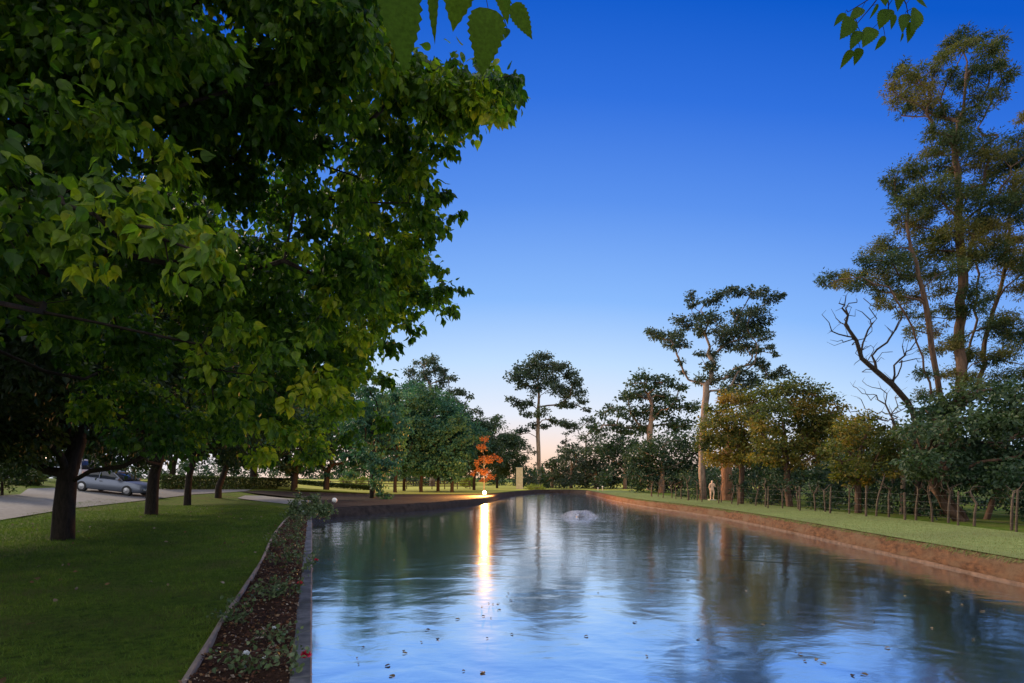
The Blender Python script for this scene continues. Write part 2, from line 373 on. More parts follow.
def tree(name, label, base, height_pts, clumps, r0, bark, leaf, size, dens=1.1, flat=.7, droop=.5, tpl='rhomb', group=None, cat='tree',
         alpha=.35, wob=.14, step=.7, tonebase=.5, twigs=True, extra=None, tonevar=.2, rmin=.014, tmin=.35, pw=.5, more=None, stems=()):
    """base: world point; height_pts: trunk points (world); clumps in world coords"""
    base=np.array(base,float)
    root=empty(name, tuple(base), label, cat, group)
    cl=np.array([tuple(c)+(-1.,)*(5-len(c)) for c in clumps],float)
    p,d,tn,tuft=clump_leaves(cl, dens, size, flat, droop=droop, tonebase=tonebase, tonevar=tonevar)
    tg=[c[:3] for c in cl]
    if twigs: tg=np.concatenate([np.array(tg), tuft])
    tr=[base-np.array([0,0,.25])]+[np.array(q,float) for q in height_pts]
    full=[tr[0]]
    for a,b in zip(tr[:-1],tr[1:]):
        n=max(1,int(np.linalg.norm(b-a)/step))
        for i in range(1,n+1): full.append(a+(b-a)*i/n+(rng.normal(size=3)*.05*step if i<n else 0))
    ch=grow(full, tg, r0, alpha, step, wob, rmin=rmin, tmin=tmin, pw=pw, stems=stems)
    ch=[(c-base, r) for c,r in ch]
    link('trunk', tubes('trunk', ch, 9), M[bark], root)
    if more is not None:
        p=np.concatenate([p,more[0]]); d=np.concatenate([d,more[1]]); tn=np.concatenate([tn,more[2]])
    sz=size*(.65+.7*rng.random(len(p)))
    link('crown', leaf_mesh('crown', p-base, d, sz, tpl, tn), M[leaf], root)
    return root
SC=1.25
def pxclumps(lst, Y, spread=1.0, base_px=None):
    """clumps given where they show, turned into world blobs at depth Y with their own depth scatter"""
    out=[]
    for (px,py,r) in lst:
        dy=rng.uniform(-1,1)*spread
        q=P(px,py,Y+dy); out.append((q.x,q.y,q.z,r/F*Y*SC))
    return out
def ellclumps(c, rad, n, r, zlo=None):
    out=[]
    for _ in range(n):
        v=rng.normal(size=3); v/=np.linalg.norm(v); v*=rng.random()**.4
        x,y,z=c[0]+v[0]*rad[0], c[1]+v[1]*rad[1], c[2]+v[2]*rad[2]
        if zlo is not None: z=max(z,zlo+rng.random()*.5)
        out.append((x,y,z,r*(.7+.6*rng.random())))
    return out
#PART2
# ------------------------------------------------------------------ pond outline and ground
WX = lambda px, py: P(px, py, (CZ+.45)*F/(py-HY))
right = [(9.5,-12),(9.6,-4),(9.6,3)] + [tuple(WX(a,b))[:2] for a,b in [(1024,586),(935,565),(872,551),(778,529.6),(730,519.7),(690,513),(650,507.5)]]
far = [(9.0,50),(9.4,62),(9.6,74),(7.5,79),(3.7,77),(1,68.6),(-.75,61.4),(-1.3,52),(-2.2,45),(-3.7,40.2),(-5.2,36.5),(-7.6,33.2),(-9.2,30)]
left = [(-9.7,27.6),(0,0),(4.2,-12)]
def resample(pts, step):
    out=[]
    for a,b in zip(pts[:-1],pts[1:]):
        a=np.array(a,float);b=np.array(b,float);n=max(1,int(np.linalg.norm(b-a)/step))
        for i in range(n): out.append(a+(b-a)*i/n)
    out.append(np.array(pts[-1],float)); return np.array(out)
def chaikin(p):
    p=np.array(p,float); o=[p[0]]
    for a,b in zip(p[:-1],p[1:]): o+= [a*.75+b*.25, a*.25+b*.75]
    return np.array(o+[p[-1]])
def offs(pts, d):
    """to the right-hand outside of a counter-clockwise path"""
    t=unit(np.gradient(pts,axis=0)); n=np.stack([t[:,1],-t[:,0]],axis=1); return pts+n*d
rb = chaikin(chaikin(right+far[:3])); fb = chaikin(chaikin(far[2:]+[(-9.75,28.6),(-9.7,27.6)]))
ksl = np.array([-9.7,27.6])
rightL = resample(rb,.3); farL = resample(fb,.5); kerbL = resample([(-9.7,27.6),(4.2,-12)],1.0)
outline = np.concatenate([rightL, farL[1:], kerbL[1:-1], [(4.2,-12)]])
hole = np.concatenate([offs(rightL,.3), offs(farL,.3), offs(kerbL,.3)])
def inside(poly, q):
    x,y=q[:,0],q[:,1]; c=np.zeros(len(q),bool); n=len(poly)
    for i in range(n):
        x1,y1=poly[i];x2,y2=poly[i-1]
        m=((y1>y)!=(y2>y)) & (x < (x2-x1)*(y-y1)/((y2-y1) if y2!=y1 else 1e-9)+x1); c^=m
    return c
def sheet(name, m, poly=None, holes=None, bounds=None, step=2, z=0.0, kind='structure', xs=None, ys=None, zf=None):
    poly=np.array(poly,float)
    if xs is None:
        xs=np.arange(poly[:,0].min(),poly[:,0].max(),step); ys=np.arange(poly[:,1].min(),poly[:,1].max(),step)
    gx,gy=np.meshgrid(xs,ys); g=np.stack([gx.ravel(),gy.ravel()],1)
    g=g+rng.normal(size=g.shape)*.01
    k=inside(poly,g)
    if holes is not None: k&=~inside(holes,g)
    g=g[k]; pts=[tuple(q) for q in poly]; n=len(pts); ed=[(i,(i+1)%n) for i in range(n)]
    if holes is not None:
        h=[tuple(q) for q in holes]; ed+=[(n+i,n+(i+1)%len(h)) for i in range(len(h))]; pts+=h
    pts+= [tuple(q) for q in g]
    v,e,f,_,_,_=delaunay_2d_cdt([Vector(q) for q in pts], ed, [], 0, 1e-5)
    v=np.array([tuple(q) for q in v]); F3=np.array([tuple(t) for t in f if len(t)==3])
    c=v[F3].mean(axis=1); k=inside(poly,c)
    if holes is not None: k&=~inside(holes,c)
    F3=F3[k]
    ar=np.cross(v[F3[:,1]]-v[F3[:,0]], v[F3[:,2]]-v[F3[:,0]]); F3[ar<0]=F3[ar<0][:,::-1]
    zz=np.array([hgt(a,b)+z+(zf(a,b) if zf else 0) for a,b in v])
    me=npmesh(name,np.column_stack([v,zz]),np.full(len(F3),3),F3.ravel(),None,True)
    o=link(name,me,M[m] if isinstance(m,str) else m); return tag(o,kind=kind)
big=[(-700,-150),(700,-150),(700,1400),(-700,1400)]
xs=np.concatenate([[-400,-200,-100,-60,-45,-38,-33],np.arange(-32,32,1.0),[34,40,60,100,250]])
ys=np.concatenate([np.arange(-20,90,1.5),[95,105,120,150,200,400,900]])
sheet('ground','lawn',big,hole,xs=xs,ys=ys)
# the lighter mown strips beyond and beside the pond
def poly_strip(a,b): return np.concatenate([a,b[::-1]])
rg_in=offs(rightL,.19); rg_out=offs(rightL,4.6)
k=rightL[:,1]>-8
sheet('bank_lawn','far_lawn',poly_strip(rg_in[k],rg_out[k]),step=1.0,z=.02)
fl=farL[farL[:,1]>60]; 
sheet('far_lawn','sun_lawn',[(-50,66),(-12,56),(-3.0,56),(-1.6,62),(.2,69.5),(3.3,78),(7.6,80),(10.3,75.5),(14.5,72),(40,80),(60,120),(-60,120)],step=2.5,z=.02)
sheet('soil_strip','bank_soil',np.concatenate([offs(farL[farL[:,1]<66],.3)[::1],[(-11.2,29),(-16,44),(-24,50),(-24,54),(-12,55.5),(-3,55.5)]]),step=1.2,z=.012)
# driveway and paths
dl=[G(-40,527),G(0,521),G(35,515),G(71,509),G(142,501),G(193,494.8),G(245,491.6)]
du=[G(252,489.8),G(180,489.8),G(145,488.6),G(60,488.0),G(28,489.2),G(20,495),G(-10,497),G(-60,500)]
dp=[tuple(q)[:2] for q in dl+du]+[(-60,30),(-40,15)]
drv=sheet('driveway','drive',dp,step=1.5,z=.035)
pth=[G(237,498.5),G(262,501.8),G(298,505.5),G(309,504.5),G(311,501),G(285,498.5),G(262,496),G(245,495.8)]
sheet('path','path',[tuple(q)[:2] for q in pth],step=.8,z=.03)
water=sheet('water','water',np.concatenate([offs(rightL,.1),offs(farL,.2),offs(kerbL,-.0)]),step=4,z=-.45)

# banks: a profile swept along the shore
def sweep(name, line, prof, m, jitter=.0, kind='structure', parent=None, freq=1.3, label=None):
    n=len(line); k=len(prof); V=np.zeros((n,k,3)); t=unit(np.gradient(line,axis=0)); nn=np.stack([t[:,1],-t[:,0]],1)
    for j,(d,z) in enumerate(prof):
        for i in range(n):
            jj=noise.noise(Vector((line[i][0]*freq,line[i][1]*freq,j*1.7)))*jitter; j2=noise.noise(Vector((line[i][0]*freq*3,line[i][1]*freq*3,j*3.1+9)))*jitter*.5
            V[i,j,:2]=line[i]+nn[i]*(d+jj+j2); V[i,j,2]=z+(jj*.5+j2 if 0<j<k-1 else 0)
    i=np.arange(n-1)[:,None]*k;j=np.arange(k-1)[None,:]; q=np.stack([i+j,i+k+j,i+k+j+1,i+j+1],-1).reshape(-1,4)
    me=npmesh(name,V.reshape(-1,3),np.full(len(q),4),q.ravel(),None,True); return tag(link(name,me,M[m],parent),label,kind=kind)
rl=resample(list(map(tuple,rb)),.14)
sweep('pond_bank',rl,[(.0,-.75),(.02,-.38),(.03,-.30),(.045,-.2),(.06,-.11),(.09,-.04),(.20,-.005),(.32,.0),(.45,-.02)],'bank',.045)
sweep('bank_footing',rl,[(-.03,-.9),(-.02,-.415),(.0,-.40),(.12,-.385),(.16,-.5)],'ledge',.025)
fl2=resample(list(map(tuple,fb)),.35)
sweep('far_bank',fl2,[(-.05,-.8),(.0,-.47),(.12,-.25),(.22,-.06),(.32,.015),(.6,.0)],'bank_soil',.05,freq=.6)
# concrete coping along the left shore, cast in lengths with open joints
cop=empty('concrete_coping',(0,0,0),'grey concrete coping edging the left side of the pond beside the flower bed','coping')
kd=np.array([-.3317,.9434]); kn=np.array([-kd[1],kd[0]])   # along, and outward to the bed
def obox(c, a, la, lb, z0, z1, bev=.012):
    """bevelled slab: centre c, direction a, half lengths"""
    a=np.array(a); b=np.array([-a[1],a[0]]); v=[];
    for z,s in ((z0,0),(z1-bev,0),(z1,bev)):
        for sa,sb in ((-1,-1),(1,-1),(1,1),(-1,1)):
            q=np.array(c)+a*sa*(la-s)+b*sb*(lb-s); v.append((q[0],q[1],z))
    f=[(3,2,1,0)]+[(r*4+i,r*4+(i+1)%4,r*4+4+(i+1)%4,r*4+4+i) for r in (0,1) for i in range(4)]+[(8,9,10,11)]
    return v,f
L=.0; n=0
for i in range(26):
    s0=-8+i*1.42
    if s0>28.6: break
    c=kd*(s0+.7)+kn*(.085+random.uniform(-.003,.003)); v,f=obox(c,kd,.698,.085,-.8,.035+random.uniform(-.004,.004))
    pyd('slab',v,f,M['kerb'],cop)
# flower bed soil, timber edging
edge_px=[(150,745),(189,683),(208,650),(230,614),(247,588),(261,566),(266,554),(269.5,545),(276,533),(285,521.5),(292,516),(298,513)]
edge=chaikin([tuple(G(*q))[:2] for q in edge_px])
e2=np.array([(2.2,-6.6)]+[(-1.2,1.2)]+[tuple(q) for q in edge])
inner=[tuple(kd*s+kn*.16) for s in np.linspace(29.3,-7,60)]
bedpoly=[tuple(q) for q in e2]+inner
def bedz(x,y): return .035+.06*noise.noise(Vector((x*2.3,y*2.3,0)))+.03*noise.noise(Vector((x*9,y*9,4)))
sheet('bed_soil','soil',bedpoly,step=.13,z=.0,zf=bedz)
ed3=resample([tuple(q) for q in e2],.35)
eg=sweep('timber_edging',ed3[::-1],[(-.022,-.1),(-.022,.075),(-.014,.085),(.014,.085),(.022,.075),(.022,-.1)],'edging',.006,kind=None)
tag(eg,'weathered grey timber edging between the lawn and the flower bed','garden edging')

# leaf litter in the bed, grass on the lawns (uncountable)
def scatter(poly,n):
    poly=np.array(poly); lo=poly.min(0);hi=poly.max(0); out=[]
    while sum(map(len,out))<n:
        q=rng.uniform(lo,hi,(n*3,2)); out.append(q[inside(poly,q)])
    return np.concatenate(out)[:n]
q=scatter(bedpoly,15000); 
q=q[q[:,1]>2.5]
pos=np.column_stack([q,[bedz(a,b)+.012 for a,b in q]])
d=rng.normal(size=pos.shape); d[:,2]*=.35
tag(link('leaf_litter',leaf_mesh('leaf_litter',pos,d,.02+.035*rng.random(len(pos))**1.5,'rhomb',rng.random(len(pos))**1.9),M['litter']),'brown dry leaf litter covering the bed soil','leaf litter',kind='stuff')
q=scatter([tuple(q) for q in e2[1:]]+[(-14,33),(-24,33),(-19,20),(-9,2)],260)
pos=np.column_stack([q,[hgt(a,b)+.03 for a,b in q]]); d=rng.normal(size=pos.shape); d[:,2]*=.4
tag(link('fallen_leaves',leaf_mesh('fallen_leaves',pos,d,.05+.04*rng.random(len(pos)),'ovate',.5+.5*rng.random(len(pos))),M['litter']),'dry leaves fallen on the left lawn','fallen leaves',kind='stuff')
def grass(name,pts,size,m,label,spread=.5,tone=None):
    n=len(pts); pos=np.column_stack([pts,[hgt(a,b)+.0 for a,b in pts]])
    d=rng.normal(size=(n,3))*spread; d[:,2]=1
    tag(link(name,leaf_mesh(name,pos,d,size,'blade',tone),M[m]),label,'grass',kind='stuff')
lawnpoly=[tuple(q) for q in e2[1:]]+[(-14,33),(-24,33),(-19,20),(-9,2)]
pts=scatter(lawnpoly,420000)
dist=np.hypot(pts[:,0],pts[:,1]); keep=(rng.random(len(pts))< np.clip(9.0/dist,0,1)**1.3)&(pts[:,1]>3.2)&(np.abs(pts[:,0]/pts[:,1])<1.05)
pts=pts[keep]; dist=dist[keep]
patch=np.array([noise.noise(Vector((a*.9,b*.9,2)))+.6*noise.noise(Vector((a*3.1,b*3.1,5))) for a,b in pts])
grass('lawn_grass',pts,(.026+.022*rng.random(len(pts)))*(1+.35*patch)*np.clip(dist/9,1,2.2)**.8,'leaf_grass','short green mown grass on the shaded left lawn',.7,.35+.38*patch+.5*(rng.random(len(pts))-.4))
rs=offs(rightL,.12); kk=(rightL[:,1]>6)&(rightL[:,1]<60)
pts=scatter(poly_strip(rs[kk],offs(rightL,4.4)[kk]),110000)
dist=np.hypot(pts[:,0],pts[:,1]); pts=pts[rng.random(len(pts))<np.clip(18/dist,0,1)]
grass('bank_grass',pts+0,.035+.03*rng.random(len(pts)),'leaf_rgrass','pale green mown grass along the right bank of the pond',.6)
# dry overhanging fringe on the lip of the right bank
ln=resample(list(map(tuple,rb)),.012); ln=ln[(ln[:,1]>6)&(ln[:,1]<50)]
o=offs(ln,.11)+rng.normal(size=ln.shape)*.05
pos=np.column_stack([o,-.03+.045*rng.random(len(o))]); t=unit(np.gradient(ln,axis=0)); nn=np.stack([-t[:,1],t[:,0]],1)
cl=np.array([noise.noise(Vector((a*2,b*2,7))) for a,b in ln])
d=np.column_stack([nn*(.8+.4*rng.random((len(nn),1))),-.5-.6*rng.random(len(nn))])+rng.normal(size=(len(nn),3))*.35
tag(link('fringe_grass',leaf_mesh('fringe_grass',pos,d,.07+.10*np.clip(cl+.4,0,1)*rng.random(len(pos)),'blade',rng.random(len(pos))),M['leaf_rgrass']),'ragged grass hanging over the lip of the right bank','grass',kind='stuff')

# ------------------------------------------------------------------ left row of shade trees
gl='spreading shade trees in a row on the left lawn'
# the nearest tree, trunk just outside the frame on the left, crown reaching over the flower bed
base=np.array([-7.6,4.6,0.])
def xmax(y):
    ys=[-80,0,30,60,90,110,130,160,190,230,260,290,320,340,400,450,480]
    xs_=[380,372,385,400,505,490,455,425,415,440,425,440,405,385,370,330,300]
    return float(np.interp(y,ys,xs_))
def zone_depth(px,py):
    e=float(np.interp(py,[-100,80,200,300,400,480],[5.0,5.2,6.2,7.2,8.6,9.6])); return e
cl=[]; rnd_=random.Random(3)
for i in range(600):
    py=rnd_.uniform(-260,440); 
    px=rnd_.uniform(-420,xmax(min(max(py,-80),480))-16)
    if py>330 and px<60: continue
    Y=zone_depth(px,py)*rnd_.uniform(.82,1.35)
    if px<200 and rnd_.random()<.4: Y*=.8
    q=P(px,py,Y)
    if q.z<2.0 and py<HY: q.z=2.0+rnd_.random()*.5
    cl.append((q.x,q.y,q.z,rnd_.uniform(.26,.5)))
for i in range(95):
    py=rnd_.uniform(-40,465); px=xmax(py)-rnd_.uniform(6,75); Y=zone_depth(px,py)*rnd_.uniform(.95,1.2)
    q=P(px,py,Y); cl.append((q.x,q.y,max(q.z,1.7),rnd_.uniform(.2,.34),.62))  # lighter leaf tone paints light coming through the crown's edge
# outline tufts that stand out against the sky
for (px,py,Y,r) in [(515,80,5.2,.12),(498,96,5.2,.17),(476,88,5.2,.16),(455,72,5.3,.15),(440,100,5.3,.2),(420,85,5.3,.2),(462,118,5.3,.15),(395,100,5.4,.22),(430,62,5.3,.12),
    (446,152,5.9,.16),(430,190,6.2,.22),(458,212,6.3,.12),(440,225,6.3,.15),(425,245,6.5,.2),(440,268,6.8,.14),(462,292,7.0,.1),(452,312,7.0,.14),(440,290,7,.2),(418,300,7.1,.2),
    (400,60,5.4,.18),(385,30,5.4,.18),(372,5,5.4,.2),(412,330,7.4,.16),(395,345,8,.2),(388,380,8.4,.22),(380,420,8.8,.2),(350,440,9,.22),(310,455,9,.2),(270,462,9,.2)]:
    q=P(px,py,Y); cl.append((q.x,q.y,q.z,r))
# low sprays close to the camera
for (px,py,Y,r) in [(20,180,2.9,.22),(60,195,3.0,.2),(95,215,2.9,.18),(130,225,3.0,.17),(165,240,2.9,.16),(200,250,2.9,.13),(225,235,3.0,.10),(120,190,3.1,.15),(60,240,3.0,.16),(10,240,3.0,.2),
    (150,200,3.3,.16),(-30,200,3.0,.25),(90,265,3.0,.12),(190,225,3.2,.13),(-60,270,3.2,.25),(40,110,3.4,.25),(110,130,3.7,.25),(170,150,4.0,.25),
    (240,330,4.6,.2),(280,360,4.8,.2),(300,395,5.0,.2),(255,420,5.0,.2),(225,400,5,.2),(280,435,5.2,.18),(265,455,5.3,.14),(325,380,5.2,.2),(215,262,2.95,.09),(235,280,3.1,.08),(180,275,2.95,.09),(310,330,5.4,.2),(330,300,5.8,.2),(360,340,6,.2),(350,260,6,.2),(300,250,5.2,.18),(345,410,5.5,.18),(250,375,4.8,.2),(210,360,4.7,.2)]:
    q=P(px,py,Y); cl.append((q.x,q.y,q.z,r*.9,.66 if px>80 else .45))  # yellow-green tone paints the backlit look of these sprays
cl+= [(c[0],c[1],c[2],.6) for c in ellclumps((-8.5,3.5,5.2),(5.0,4.5,2.4),150,.7,2.6)]
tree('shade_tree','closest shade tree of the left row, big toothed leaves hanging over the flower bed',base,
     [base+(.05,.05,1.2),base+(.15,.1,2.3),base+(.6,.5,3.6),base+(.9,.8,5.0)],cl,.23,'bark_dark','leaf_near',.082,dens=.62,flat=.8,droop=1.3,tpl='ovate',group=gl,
     alpha=.30,wob=.16,step=.45,tonevar=.12,tonebase=.30,rmin=.004,pw=.62,tmin=.4)  # low base tone paints the shaded inside of the crown
def big_shade(label,px,Y,H,rad,n,size,r0,leafm='leaf_row',dens=1.0,tb=.4,cz=None,low=2.1,group=gl,lean=0,name='shade_tree',stems=()):
    b=np.array(on(px,Y)); cz=cz or b[2]+(H+low)/2
    cl=ellclumps((b[0],b[1],cz),(rad,rad,(H-low)/2),n,rad*.19,b[2]+low)
    tree(name,label,b,[b+(.05,0,.8),b+(.1+lean,.05,1.7),b+(.2+lean,.3,2.6)],cl,r0,'bark_dark',leafm,size,dens=dens,flat=.75,droop=.8,tpl='rhomb',group=group,alpha=.25,wob=.2,step=.6,tonebase=tb,tmin=.55,rmin=.012,pw=.42,stems=stems)
big_shade('thick trunked shade tree in front of the pale cars, boughs forking low',62,14.7,9.5,6.2,150,.15,.22,dens=.6,stems=[[P(72,482,14.7),P(92,472,14.6),P(120,466,14.5),P(165,452,14.2)],[P(50,470,14.7),P(20,455,14.8),P(-25,440,15)],[P(66,440,15),P(70,400,15.3),P(60,350,15.5)]])
big_shade('second thick trunked shade tree, just right of the silver car',151,24.6,10,6.0,100,.2,.22,dens=.6)
big_shade('slender forked shade tree third along the lawn from the cars',187,33,10,5.6,80,.26,.17,dens=.6)
big_shade('shade tree left of the pale path with a low crooked bough',218,41.5,10,5.6,70,.3,.2,dens=.6,lean=.3)
g2='background trees beyond the pale path'
big_shade('leafy tree standing behind the dark clipped hedge',253,62,13,6.5,70,.4,.35,dens=.7,low=1.9,group=g2,name='broadleaf_tree')
big_shade('leafy tree at the right end of the dark clipped hedge',294,59,12,6,70,.38,.3,dens=.7,low=1.9,group=g2,name='broadleaf_tree')
big_shade('leafy tree behind the white ball, in front of the yellow lit field',326,60,12,6,70,.38,.28,leafm='leaf_bank',dens=.7,low=1.9,group=g2,name='broadleaf_tree')
# tree on the dark bank whose twigs hang almost to the water
b=np.array(on(372,45)); cl=ellclumps((b[0],b[1],6.2),(3.0,3.0,4.2),60,.75,2.0)+pxclumps([(378,485,7),(384,493,7),(380,475,9),(374,462,10),(366,450,12),(390,497,5),(352,472,8),(392,462,9)],43,.5)
tree('drooping_tree','drooping leafy tree on the dark bank, lowest twigs almost touching the soil',b,[b+(.05,0,1),b+(.15,0,2.4),b+(.2,.1,4.5)],cl,.2,'bark_dark','leaf_bank',.24,dens=.75,droop=1.2,alpha=.3,tonebase=.55)
# cluster of round bushy trees right of it
g3='bushy green trees clustered behind the left bank'
for (px,Y,H,rad,lab) in [(395,62,10.5,3.6,'bushy green tree leftmost of the cluster behind the bank'),(404,70,12,4.0,'tall bushy green tree standing at the back of the cluster'),
     (421,64,10.8,3.7,'bushy green tree in the middle of the cluster with paired trunks'),(438,67,10.6,3.9,'bushy green tree right of the middle of the cluster'),
     (452,63,8.8,3.4,'lower bushy green tree nearest the lit lamp'),(474,74,9.8,4.0,'dark bushy tree behind the orange leaved sapling'),(497,88,8.6,4.2,'dark low bushy tree behind the pale stone pillar')]:
    H*=1.1; b=np.array(on(px,Y)); cl=ellclumps((b[0],b[1],1.5+(H-1.5)*.52),(rad*1.08,rad*.85,(H-1.2)/2),70,rad*.30,1.3)
    tree('bushy_tree',lab,b,[b+(0,0,1),b+(.1,0,2),b+(.2,0,H*.5)],cl,.17,'bark_dark','leaf_bank' if px<460 else 'leaf_ever',.3,dens=.62,droop=.4,group=g3,alpha=.3,tonebase=.45)
# orange-leaved sapling above the lamp
b=np.array(on(484,58)); cl=pxclumps([(483,446,4.5),(484,438,3.5),(488,460,4.5),(481,458,3.5),(494,457,3.5),(479,470,4),(486,472,4.5),(490,477,4),(477,463,3.5),(500,460,2.5),(483,480,3),(472,474,3)],58,.7)
tree('sapling','thin sapling with orange leaves standing over the glowing lamp',b,[b+(0,0,.8),b+(.05,0,1.8),b+(0,0,3.6)],cl,.045,'bark_grey','leaf_orange',.16,dens=.7,droop=.3,tmin=.3,rmin=.012)

# ------------------------------------------------------------------ far trees
ge='tall gum trees on the skyline'
def gum(label,px0,Y,lst,r0,trunk,leafm='leaf_euc',size=.3,dens=1.2,spread=None,bark='bark_euc',z0=0,flat=.62,name='gum_tree',group=ge,alpha=.35,droop=.3,tonebase=.45,wob=.16,tpl='rhomb',step=.9,rmin=.03,base_y=None,pw=.5,tmin=.35,tonevar=.2,cat='tree',stems=()):
    b=np.array(on(px0,Y)); H=[np.array(P(a,c,Y)) for a,c in trunk]
    tp=max(q[2] for q in H)
    if spread is None: spread=Y*.035
    return tree(name,label,b,H,pxclumps(lst,Y,spread),r0,bark,leafm,size,dens=dens,flat=flat,droop=droop,group=group,alpha=alpha,wob=wob,step=step,tonebase=tonebase,tpl=tpl,rmin=rmin,pw=pw,tmin=tmin,tonevar=tonevar,cat=cat,stems=stems)
gum('round headed gum tree standing alone against the sky at the far end of the pond',540,100,
 [(532,362,9),(541,357,9),(522,371,9),(515,378,8),(530,374,10),(545,368,9),(556,366,8),(563,366,8),(550,378,10),(570,374,9),(576,384,8),(580,393,7),(584,402,5),(588,410,4),(538,388,8),(524,386,7),
  (512,401,6),(520,405,7),(530,400,6),(540,412,7),(556,388,9),(565,394,8),(560,404,6),(572,404,6),(526,415,5),(554,421,6),(546,426,5),(566,423,7),(573,427,6),(590,420,4),(533,425,5),(521,430,6),(512,438,6)],
 .36,[(539,470),(538,440),(538,410),(539,385)],size=.40,dens=1.0,pw=.6,step=1.3,rmin=.06)
gum('gum tree showing above the bushy cluster left of the lamp',432,112,
 [(420,362,7),(431,358,7),(434,368,8),(444,370,6),(445,380,7),(453,377,5),(425,376,8),(415,384,8),(438,390,8),(456,390,7),(450,400,6),(463,394,5),(470,396,4),(462,405,5),(478,410,4),(481,414,3),(440,404,7),(428,396,8),(412,372,7),(404,392,8),(416,405,8)],
 .5,[(433,470),(434,430),(433,400),(430,385)],size=.42,dens=.9,pw=.6,step=1.3,rmin=.06)
B=[(733,290,8),(746,290,7),(756,294,6),(720,294,8),(712,302,7),(691,297,7),(695,305,6),(771,297,8),(779,296,5),(762,291,5),(755,311,11),(763,320,9),(738,315,10),(748,325,9),(710,320,11),(702,330,9),(720,330,9),(679,319,7),(687,325,8),(697,318,7),(652,333,6),(648,331,4),(662,336,8),(670,343,8),(675,334,9),(682,345,8),
 (734,331,12),(726,342,10),(751,333,11),(763,336,7),(744,347,10),(752,349,8),(771,349,6),(775,354,4),(759,351,5),(710,366,9),(708,379,10),(712,355,7),(758,362,7),(765,366,7),(779,371,7),(786,374,4),(768,376,7),(745,371,8),(731,374,8),(738,385,11),(755,383,9),(725,390,10),(700,352,5),(680,362,4),(684,372,4)]
gum('grand spreading gum tree with a broad airy umbrella of foliage, trunk beside the pale statue',704,42,B,.25,[(703,495),(702,450),(705,405),(706,385)],size=.18,dens=.9,bark='bark_euc',pw=.62,tonebase=.5,spread=1.9,step=.7,rmin=.022)
Cg=[(646,376,9),(654,382,9),(636,383,8),(668,382,9),(678,386,7),(630,395,8),(640,395,10),(625,399,7),(655,396,11),(667,398,10),(610,409,6),(618,412,8),(602,414,6),(632,414,10),(645,412,11),(660,414,12),(675,404,10),(690,408,10),(612,425,9),(625,428,10),(640,428,12),(600,430,8),(672,424,12),(686,424,10),(592,428,5)]
gum('layered dark green gum tree left of the grand spreading gum',650,74,Cg,.4,[(650,470),(650,430),(652,405)],size=.36,dens=.75,leafm='leaf_ever',pw=.5)
gum('dense bottle green tree behind the bare stake fence',662,62,[(640,455,14),(655,448,16),(672,444,17),(690,446,15),(648,470,15),(668,468,17),(688,466,16),(705,455,12),(632,468,10),(640,482,10),(660,484,12),(680,484,12),(700,478,11),(712,440,10)],
 .3,[(662,485),(663,460),(664,445)],size=.3,dens=.8,leafm='leaf_ever',group='dense trees along the far shore',name='dense_tree',tonebase=.3,flat=.8)
gf='dense trees along the far shore'
dd=[(625,455,82,[(618,442,12),(630,446,14),(612,458,13),(626,464,15),(640,462,12),(615,476,12),(632,480,11),(604,448,9),(606,478,10)],'leaf_ever','broad dark tree on the far shore left of the bottle green tree'),
 (596,462,86,[(588,452,9),(600,446,9),(594,464,11),(584,470,10),(604,470,12),(592,480,10),(608,482,8)],'leaf_euc','grey green tree on the far shore behind the two white stakes'),
 (571,468,88,[(566,456,8),(574,450,7),(580,460,9),(568,470,10),(560,474,9),(577,478,10),(564,483,7)],'leaf_euc','olive tree on the far shore right of the lone gum'),
 (552,474,90,[(548,466,6),(556,462,6),(550,476,8),(558,480,8),(544,482,7),(541,474,6)],'leaf_ever','small dark tree at the foot of the lone gum')]
for px,_,Y,l,lm,lab in dd:
    gum(lab,px,Y,l,.25,[(px,482),(px,470),(px,462)],size=.38,dens=.75,leafm=lm,group=gf,name='dense_tree',flat=.8)
# wispy trees seen against the sunset
gum('wispy tree with lacy twigs left of the lone gum, against the sunset',517,105,[(508,440,5),(514,446,5),(521,442,5),(528,448,5),(506,452,5),(516,456,6),(526,458,5),(534,452,4)],.18,[(517,475),(517,460),(517,450)],size=.32,dens=.42,group='wispy trees against the sunset',name='wispy_tree')
gum('wispy pointed tree just right of the lone gum, against the sunset',566,104,[(566,434,3),(566,442,4),(562,449,5),(570,450,5),(566,458,6),(558,460,5),(574,460,5)],.15,[(566,478),(566,455),(566,440)],size=.32,dens=.5,group='wispy trees against the sunset',name='wispy_tree')
gum('wispy spreading tree between the lone gum and the layered gum, against the sunset',585,107,[(578,424,5),(586,418,5),(594,424,5),(590,432,5),(582,438,6),(596,440,6),(576,446,5),(604,436,5),(588,448,6),(600,452,6)],.2,[(586,475),(586,450),(586,436)],size=.34,dens=.5,group='wispy trees against the sunset',name='wispy_tree')
for i,(px,lab) in enumerate([(530,'low dark shrub on the far lawn left of the lone gum trunk'),(604,'low dark shrub on the far shore right of the two white stakes')]):
    gum(lab,px,84,[(px-6,484,6),(px+5,483,6),(px,478,6)],.08,[(px,488),(px,483)],size=.3,dens=.8,group=None,name='shrub',cat='shrub')
gum('round lime green shrub on the lawn right of the pale pillar',535,78,[(531,487,3.5),(535,485.5,4),(539,487,3.5),(543,488.5,2.5),(527,489,2)],.04,[(535,490),(535,487)],size=.16,dens=1.2,leafm='lime',group=None,name='lime_shrub',cat='shrub')

